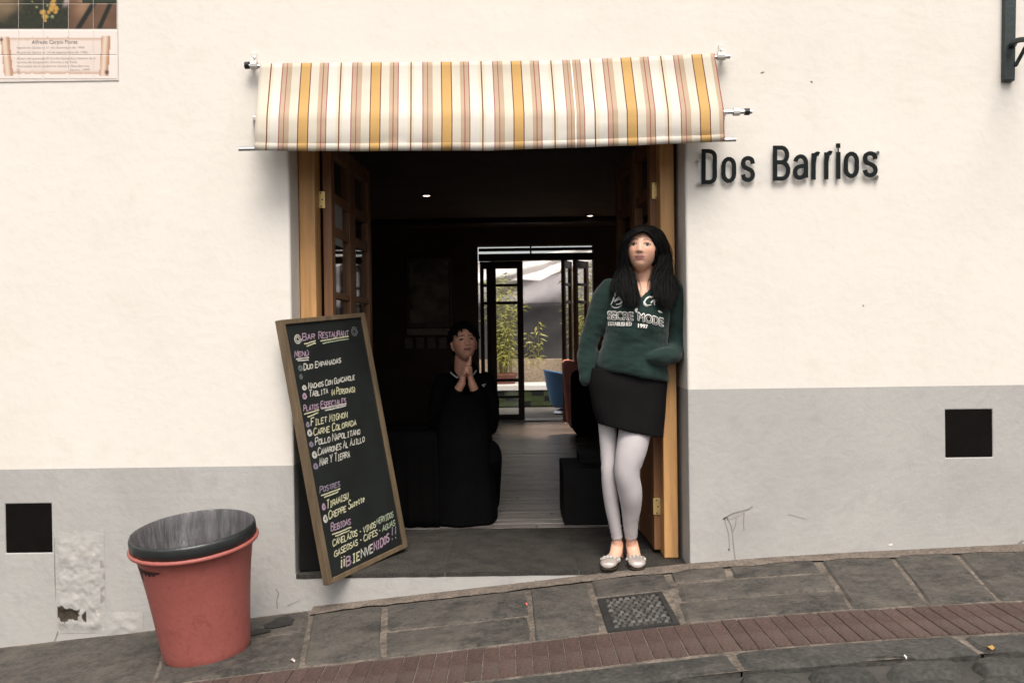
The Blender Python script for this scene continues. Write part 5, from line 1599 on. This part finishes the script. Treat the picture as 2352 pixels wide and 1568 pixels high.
def shoe(T, toe_dx, nm):
    heel = Wb(T[0][0], 1372, .235); heel.z = .030
    toe = Wb(T[-1][0], 1470, -.030); toe.z = .022; toe.x += toe_dx
    d_ = (toe - heel); L_ = d_.length; d_.normalize(); sd_ = Vector((-d_.y, d_.x, 0)).normalized() * -1
    bm = bmesh.new(); rings = []
    prof = [(0, .020, .030), (.03, .030, .042), (.2, .031, .036), (.45, .036, .024), (.62, .040, .024), (.70, .041, .034), (.82, .042, .038), (.92, .039, .034), (.98, .028, .026), (1.0, .010, .016)]
    for t, hw, hh in prof:
        c = heel.lerp(toe, t); c.z = 0
        ring = []
        for k in range(20):
            a = 2 * math.pi * k / 20
            zc = .006 + hh * (.5 + .5 * math.sin(a))
            ring.append(c + sd_ * hw * math.copysign(abs(math.cos(a)) ** .8, math.cos(a)) + Vector((0, 0, zc + .003)))
        rings.append(ring)
    rings_to_tube(bm, rings)
    me_ = remesh(bm, .004, 2)
    me_.materials.append(SHOE); sh = link('shoe', me_, WM)
    bm = bmesh.new(); rings = []
    for t, hw, hh in prof:
        c = heel.lerp(toe, t); c.z = 0
        rings.append([c + sd_ * hw * .96 * math.cos(2 * math.pi * k / 20) + Vector((0, 0, .0035 + .0045 * (1 if math.sin(2 * math.pi * k / 20) > 0 else 0))) for k in range(20)])
    rings_to_tube(bm, rings); obj('sole', bm, SOLE, sh)
    # ruffle at the throat of the shoe
    bm = bmesh.new(); prev = None
    for k in range(41):
        u = -1 + 2 * k / 40
        c = heel.lerp(toe, .74 - .06 * u * u); c.z = 0
        b_ = c + sd_ * .047 * u + Vector((0, 0, .050 - .018 * u * u))
        w_ = d_ * (.010 * math.sin(k * 1.9)) + Vector((0, 0, .004 * math.sin(k * 2.7 + 1)))
        q = (bm.verts.new(b_ - d_ * .002 + Vector((0, 0, -.008))), bm.verts.new(b_ + w_ - d_ * .004 + Vector((0, 0, .002))), bm.verts.new(b_ + w_ * 1.3 + d_ * .015 + Vector((0, 0, -.003))))
        if prev:
            bm.faces.new((prev[0], q[0], q[1], prev[1])); bm.faces.new((prev[1], q[1], q[2], prev[2]))
        prev = q
    ro = obj('ruffle', bm, RUF, sh); s_ = ro.modifiers.new('solid', 'SOLIDIFY'); s_.thickness = .003
shoe(LF, -.004, 0); shoe(RF, .004, 1)

# hair: a cap on the skull and long locks on both sides
HAIR = mat('black_hair', (.0045, .0042, .004), .62, .2, 40, spec=.10, stretch=(3, 3, .4))
bm = bmesh.new()
def on_skull(x, y, z, k=1.1): 
    return MH @ Vector((x, y, z))
# cap: shell of the skull behind the hairline
nu, nv = 56, 40
g = []
for j in range(nv + 1):
    th = math.pi * .74 * j / nv
    row = []
    for i in range(nu):
        a = 2 * math.pi * i / nu
        sx, sy, sz = math.sin(th) * math.cos(a), math.sin(th) * math.sin(a), math.cos(th)
        q = Vector((.083 * sx, .106 * sy + .008, .118 * sz + .012))
        row.append((q, bm.verts.new(MH @ q)))
    g.append(row)
def in_face(q):                                         # the bare face: a rounded arch
    if q.y > -.012: return False
    zt = .101 - 4.2 * (q.x + .004) ** 2 * 4.0
    return q.z < zt and abs(q.x + .002) < .068
for a, b in zip(g, g[1:]):
    for i in range(nu):
        qs = (a[i], b[i], b[(i + 1) % nu], a[(i + 1) % nu])
        if any(in_face(q[0]) for q in qs): continue
        bm.faces.new([q[1] for q in qs])
cap = obj('hair', bm, HAIR, WM, smooth=True)
s_ = cap.modifiers.new('solid', 'SOLIDIFY'); s_.thickness = .012; s_.offset = -1
bm = bmesh.new()
part0, part1 = Wh(752, 118, -.010), Wh(775, 30, .09)
gl_in = [Wh(745, 92, -.014), Wh(662, 116, -.012), Wh(572, 175, .0), Wh(508, 280, .012), Wh(480, 400, .022), Wh(488, 540, .03), Wh(535, 660, .035), Wh(610, 800, .030), Wh(650, 940, .020), Wh(690, 1080, -.005), Wh(690, 1220, -.022), Wh(650, 1390, -.03)]
gl_out = [Wh(770, 30, .09), Wh(640, 60, .08), Wh(540, 130, .085), Wh(480, 260, .09), Wh(455, 400, .10), Wh(440, 560, .105), Wh(400, 700, .095), Wh(330, 800, .075), Wh(270, 900, .05), Wh(270, 1010, .025), Wh(340, 1160, -.0), Wh(450, 1370, -.02)]
gr_in = [Wh(745, 92, -.014), Wh(822, 116, -.010), Wh(886, 185, .004), Wh(936, 290, .016), Wh(985, 380, .035), Wh(1003, 470, .05), Wh(985, 600, .045), Wh(925, 740, .04), Wh(880, 860, .03), Wh(885, 1000, .010), Wh(950, 1160, -.012), Wh(1060, 1400, -.012)]
gr_out = [Wh(780, 25, .09), Wh(900, 22, .085), Wh(1010, 80, .09), Wh(1075, 200, .10), Wh(1130, 330, .11), Wh(1175, 470, .12), Wh(1190, 620, .12), Wh(1215, 780, .11), Wh(1290, 900, .09), Wh(1330, 1010, .065), Wh(1290, 1200, .03), Wh(1180, 1480, .0)]
rh = random.Random(11)
Z4 = Vector((0, 0, 0))
def lock(gi, go, t, w0, jit):
    pts = []
    ph = rh.uniform(0, 6); fq = rh.uniform(.7, 1.1)
    n_ = len(gi); L_ = n_ - 1 - abs(rh.gauss(0, .9)) - (.8 if t > .8 else 0)
    for i in range(n_ * 2):
        q = i * .5
        if q > L_: break
        a = min(n_ - 2, int(q)); f_ = q - a
        p = gi[a].lerp(gi[a + 1], f_).lerp(go[a].lerp(go[a + 1], f_), t)
        bul = math.sin(math.pi * t) * (.020 if q > 2 else .012)
        d_ = (p - hc); d_.z *= .2
        p = p + d_.normalized() * bul * sstep(9, 6, q) + Vector((0, -bul * .9, 0)) * sstep(6, 9, q)
        p = p + Vector((math.sin(ph + q * fq), math.cos(ph * 1.3 + q * fq * .9), 0)) * jit * (.25 + q / n_)
        k_ = (L_ - q) / L_
        pts.append((p, w0 * min(1, .12 + 2.6 * k_), w0 * .6 * min(1, .15 + 2.4 * k_)))
    if len(pts) > 3: limb(bm, pts, sub=2, seg=6, ref=Vector((1, .3, 0)))
for gi, go in ((gl_in, gl_out), (gr_in, gr_out)):
    for k in range(150):
        lock(gi, go, min(1, max(0, k / 149 + rh.uniform(-.02, .02))), rh.uniform(.0024, .0042), .0065)
    for k in range(60):
        lock([p + Vector((0, .018, 0)) for p in gi], [p + Vector((0, .01, 0)) for p in go], rh.uniform(.05, 1), .008, .006)
    for k in range(30):
        lock(gi, go, rh.uniform(0, 1), .0016, .022)
locks = obj('hair_locks', bm, HAIR, WM, smooth=True)

# ---- the seated person in black
def Ws(zx, zy, Y): return P((1650 + zx / 3.485) / 1.7415, (1250 + zy / 3.485) / 1.7415, Y)
YS_ = 1.33
hs_ = Ws(722, 435, YS_)
MS = Matrix.Translation(hs_) @ Matrix.Rotation(math.radians(13), 4, 'Z') @ Matrix.Rotation(math.radians(-17), 4, 'X') @ Matrix.Rotation(math.radians(-3), 4, 'Y') @ Matrix.Diagonal((1.02, 1.02, .97, 1))
bm = bmesh.new()
head_mesh(bm, MS, jaw=.26, nose=1.1)
limb(bm, [(Ws(690, 960, YS_ + .08), .06, .055), (Ws(700, 800, YS_ + .06), .056, .054), (Ws(712, 620, YS_ + .035), .054, .055)], sub=4, seg=20)
sh = Ws(715, 880, YS_ + .08)
hipS = Vector((sh.x - .01, YS_ + .16, .40))
limb(bm, [(sh + Vector((0, 0, -.02)), .09, .065), (sh + Vector((0, .01, -.12)), .135, .09), (sh + Vector((0, .04, -.32)), .125, .09), (hipS, .14, .11)], sub=4, seg=20)
ELL, ELR = sh + Vector((-.165, -.12, -.31)), sh + Vector((.160, -.12, -.31))
WL, WR = Ws(688, 985, YS_ - .155), Ws(828, 985, YS_ - .155)
for s, el, wr in ((-1, ELL, WL), (1, ELR, WR)):
    limb(bm, [(sh + Vector((s * .135, .01, -.035)), .046, .046), (sh + Vector((s * .163, -.02, -.16)), .042, .042), (el, .038, .038), (el.lerp(wr, .5), .034, .034), (wr, .024, .027)], sub=4, seg=14)
    # hand: palms together, fingers up
    up = (Ws(752 + s * 12, 700, YS_ - .15) - wr).normalized()
    palm_end = wr + up * .085
    limb(bm, [(wr, .022, .025), (wr + up * .04, .018, .034), (palm_end, .015, .036)], sub=4, seg=14, ref=Vector((1, 0, 0)))
for s, wr in ((-1, WL), (1, WR)):
    kn = Ws(762 + s * 26, 770, YS_ - .165)
    # folded fingers interlaced over the other hand's back, each bent at two joints
    for i in range(4):
        zo = .018 - i * .0155
        if i == 0: continue
        b_ = kn + Vector((s * .004, -.012 + i * .004, zo))
        finger(bm, [b_, b_ + Vector((-s * .016, -.016, .006)), b_ + Vector((-s * .034, -.012, .001)), b_ + Vector((-s * .042, .002, -.004))], .0088, .0072)
    # thumb
    b_ = wr.lerp(kn, .55) + Vector((0, -.02, 0))
    finger(bm, [b_, b_ + Vector((-s * .010, -.018, .018)), b_ + Vector((-s * .016, -.018, .045))], .0105, .0085)
    # index pointing up to the chin
    tip = Ws(808 if s > 0 else 800, 612 if s > 0 else 640, YS_ - .155 + (-.004 if s > 0 else .010))
    b_ = kn + Vector((-s * .002 + .004, -.004, .012))
    finger(bm, [b_, b_.lerp(tip, .5) + Vector((.001, -.003, 0)), tip], .0092, .0070)
for s in (-1, 1):
    hp = hipS + Vector((s * .09, -.02, .0)); kn_ = Vector((hipS.x + s * .17, YS_ - .20, .40)); an = Vector((hipS.x + s * .15, YS_ + .06, .07))
    limb(bm, [(hp, .075, .075), (hp.lerp(kn_, .5), .066, .066), (kn_, .052, .055), (kn_.lerp(an, .35), .05, .052), (an, .034, .036)], sub=4, seg=16)
    limb(bm, [(an + Vector((0, .04, -.035)), .032, .03), (an + Vector((0, -.06, -.035)), .036, .028), (an + Vector((s * .01, -.16, -.045)), .036, .020)], sub=4, seg=14)
me = remesh(bm, .0042, 2)
SKM = (.58, .30, .205)
set_cols(me, face_cols(MS, SKM, (.26, .10, .085), eye_dy=.0022, eye_dx=.0, brow_h=.0235))
me.materials.append(SKIN)
MN = link('person', me)
tag(MN, 'person in black sitting in the dark inside with hands pressed under the chin', 'person')
JACK = mat('black_jacket', (.0030, .0028, .0030), .9, .2, 8, bump=.2, bscale=100, spec=.06)
bm = bmesh.new()
limb(bm, [(sh + Vector((0, .015, .035)), .085, .06), (sh + Vector((0, .01, -.03)), .125, .085), (sh + Vector((0, .01, -.12)), .160, .115), (sh + Vector((0, .04, -.32)), .155, .12), (hipS, .17, .14)], sub=5, seg=26)
for s, el, wr in ((-1, ELL, WL), (1, ELR, WR)):
    we = wr.lerp(el, .12)
    limb(bm, [(sh + Vector((s * .135, .01, -.035)), .058, .058), (sh + Vector((s * .165, -.02, -.16)), .054, .054), (el, .050, .050), (el.lerp(we, .5), .046, .046), (we, .038, .038)], sub=5, seg=18, round_end=(True, False))
# collar
limb(bm, [(Ws(620, 905, YS_ - .035), .012, .018), (Ws(545, 830, YS_ + .03), .014, .028), (Ws(600, 780, YS_ + .11), .016, .032), (Ws(720, 770, YS_ + .14), .016, .032), (Ws(850, 780, YS_ + .10), .016, .03), (Ws(882, 815, YS_ + .03), .014, .026), (Ws(835, 880, YS_ - .035), .012, .016)], sub=4, seg=10)
me = remesh(bm, .006, 3)
displace(me, lambda p: noise.noise(Vector((p.x * 11, p.y * 11, p.z * 16))) * .006)
me.materials.append(JACK); JK = link('jacket', me, MN)
bm = bmesh.new()
for s in (-1, 1):
    hp = hipS + Vector((s * .09, -.02, .0)); kn_ = Vector((hipS.x + s * .17, YS_ - .20, .40)); an = Vector((hipS.x + s * .15, YS_ + .06, .055))
    limb(bm, [(hp, .10, .09), (hp.lerp(kn_, .5), .084, .08), (kn_, .074, .072), (kn_.lerp(an, .4), .076, .072), (an, .072, .07)], sub=5, seg=18, round_end=(True, False))
me = remesh(bm, .007, 2); me.materials.append(JACK); link('trousers', me, MN)
PIPE = mat('jacket_piping', (.40, .42, .40), .7, .05, 30)
for pts in (((530, 832, .01), (548, 850, -.005), (585, 882, -.03), (628, 908, -.045)), ((888, 808, .01), (872, 832, -.01), (846, 862, -.035))):
    bm = bmesh.new(); limb(bm, [(Ws(a, b, YS_ + c - .03), .0045, .0045) for a, b, c in pts], sub=4, seg=8); obj('piping', bm, PIPE, JK)
bmq = bmesh.new(); bmq.from_mesh(JK.data); bvj = BVHTree.FromBMesh(bmq); bmq.free()
bm = bmesh.new()
for pts in ([(968, 1008), (995, 1000), (1022, 992)], [(972, 1020), (998, 1014), (1015, 1008)], [(985, 1030), (1005, 1026)]):
    L, R = ribbon2d([Vector((a, -b)) for a, b in pts], 9); prev = None
    for a, b in zip(L, R):
        q = []
        for v in (a, b):
            t_ = Ws(v.x, -v.y, YS_ - .1); d_ = (t_ - CAM_P).normalized(); h = bvj.ray_cast(CAM_P, d_)
            q.append(bm.verts.new((h[0] - d_ * .004) if h[0] else t_))
        if prev: bm.faces.new((prev[0], prev[1], q[1], q[0]))
        prev = q
obj('badge', bm, PIPE, JK)
SHB = mat('black_shoe', (.008, .008, .008), .4, .1, 10, spec=.4)
for s in (-1, 1):
    an = Vector((hipS.x + s * .15, YS_ + .06, .07))
    bm = bmesh.new(); limb(bm, [(an + Vector((0, .055, -.030)), .040, .034), (an + Vector((0, -.05, -.032)), .044, .034), (an + Vector((s * .01, -.15, -.042)), .046, .026), (an + Vector((s * .01, -.18, -.045)), .036, .02)], sub=4, seg=16)
    obj('shoe', bm, SHB, MN, smooth=True)
# short hair
bm = bmesh.new(); g = []
for j in range(31):
    th = math.pi * .66 * j / 30
    row = []
    for i in range(56):
        a = 2 * math.pi * i / 56
        q = Vector((.087 * math.sin(th) * math.cos(a), .110 * math.sin(th) * math.sin(a) + .010, .124 * math.cos(th) + .013))
        q *= 1 + .03 * noise.noise(Vector((a * 5, th * 6, 2)))
        row.append((q, bm.verts.new(MS @ q)))
    g.append(row)
def in_face2(q):
    if q.y > -.018: return False
    zt = .080 - 11 * (q.x + .020) ** 2 + .008 * math.sin(q.x * 170)
    return q.z < zt and abs(q.x) < .078
for a, b in zip(g, g[1:]):
    for i in range(56):
        qs = (a[i], b[i], b[(i + 1) % 56], a[(i + 1) % 56])
        if any(in_face2(q[0]) for q in qs): continue
        if abs(qs[0][0].x) > .06 and qs[0][0].z < .02 and qs[0][0].y < .03: continue
        bm.faces.new([q[1] for q in qs])
rs_ = random.Random(4)
for k in range(220):                                     # loose tufts along the fringe and crown
    a = rs_.uniform(0, 2 * math.pi); th = rs_.uniform(.1, 1.25)
    d_ = Vector((math.sin(th) * math.cos(a), math.sin(th) * math.sin(a), math.cos(th)))
    q = Vector((.085 * d_.x, .108 * d_.y + .010, .122 * d_.z + .013))
    if in_face2(q): continue
    tn = Vector((d_.x * .4, -.5 if d_.y < 0 else .4, -.8)); tn = (tn - d_ * tn.dot(d_)).normalized()
    limb(bm, [(MS @ q, .006, .004), (MS @ (q + tn * .018 + d_ * .006), .005, .004), (MS @ (q + tn * .042 + d_ * .003), .0015, .0015)], sub=2, seg=6)
hr = obj('hair', bm, HAIR, MN, smooth=True)
s_ = hr.modifiers.new('solid', 'SOLIDIFY'); s_.thickness = .008; s_.offset = -1
# stool under him
ST_ = empty('stool', Vector((hipS.x, hipS.y, 0)), 'low dark stool under the seated person in black', 'stool')
bm = bmesh.new(); limb(bm, [(Vector((hipS.x, hipS.y, .235)), .19, .19), (Vector((hipS.x, hipS.y, .265)), .195, .195)], sub=1, seg=28, ref=Vector((1, 0, 0)), round_end=(False, False)); obj('seat', bm, DARKPANEL, ST_, bevel=.006)
for sx in (-1, 1):
    for sy in (-1, 1):
        bm = bmesh.new(); limb(bm, [(Vector((hipS.x + sx * .15, hipS.y + sy * .15, .002)), .016, .016), (Vector((hipS.x + sx * .11, hipS.y + sy * .11, .236)), .018, .018)], sub=1, seg=10, round_end=(False, False)); obj('leg', bm, DARKPANEL, ST_)
# black cloth draped table, added to fill the dark beside the sitter
DT = empty('added_draped_table', Vector((-.62, 1.2, 0)), 'low black draped table added to fill the dark between the chalkboard and the seated person', 'table')
tx0, tx1 = P(845, 1100, 1.0).x, P(1004, 985, 1.02).x
ty0, ty1, tz = 1.0, 1.34, .54
per_ = [(lerp(tx0, tx1, k / 30), ty0) for k in range(30)] + [(tx1, lerp(ty0, ty1, k / 12)) for k in range(12)] + [(lerp(tx1, tx0, k / 30), ty1) for k in range(30)] + [(tx0, lerp(ty1, ty0, k / 12)) for k in range(12)]
bm = bmesh.new(); rings = []
cx0, cy0 = (tx0 + tx1) / 2, (ty0 + ty1) / 2
for j in range(11):
    t = j / 10; z_ = lerp(tz, .004, t)
    ring = []
    for i, (x_, y_) in enumerate(per_):
        d_ = Vector((x_ - cx0, y_ - cy0, 0)); nrm = Vector((0 if abs(y_ - cy0) > abs(ty1 - ty0) / 2 - .001 else math.copysign(1, d_.x), math.copysign(1, d_.y) if abs(y_ - cy0) > abs(ty1 - ty0) / 2 - .001 else 0, 0))
        o_ = (.030 * t + .020 * t * noise.noise(Vector((i * .42, t * .6, 3))) + .012 * t * math.sin(i * 1.1))
        ring.append(Vector((x_, y_, z_)) + nrm * o_ - (Vector((0, 0, 0)) if j else nrm * .006))
    rings.append(ring)
rings_to_tube(bm, rings)
obj('tablecloth', bm, mat('black_tablecloth', (.0022, .0020, .0020), .9, .2, 8, spec=.06), DT, smooth=True)
for sx in (tx0 + .04, tx1 - .04):
    for sy in (ty0 + .04, ty1 - .04):
        bm = bmesh.new(); box(bm, sx - .018, sx + .018, sy - .018, sy + .018, .002, tz - .012); obj('leg', bm, DARKPANEL, DT)
# his long dark skirt-like cloth falling from the waist to the floor
bm = bmesh.new()
sk2 = [edge_ring(P(1022, 905, 1.27), P(1118, 905, 1.27), .11, .10), edge_ring(P(1008, 950, 1.22), P(1124, 950, 1.22), .16, .15), edge_ring(P(1000, 1000, 1.16), P(1129, 1000, 1.16), .19, .20), edge_ring(P(994, 1090, 1.15), P(1135, 1090, 1.15), .19, .22), edge_ring(P(989, 1170, 1.14), P(1141, 1170, 1.14), .19, .24), edge_ring(P(990, 1204, 1.14), P(1139, 1204, 1.14), .185, .24)]
rr = smooth_rings(sk2, 5)
for j, r in enumerate(rr):
    t = j / (len(rr) - 1); c = sum(r, Vector()) / len(r)
    for i, p in enumerate(r):
        d_ = (p - c).normalized(); r[i] = p + d_ * (.012 * t * math.sin(i * 1.57 + 2 * noise.noise(Vector((i * .3, t, 1)))) + .01 * noise.noise(Vector((i * .5, t * 3, 2))))
        if r[i].z < .006: r[i].z = .006
rings_to_tube(bm, rr)
obj('long_skirt', bm, JACK, MN, smooth=True)
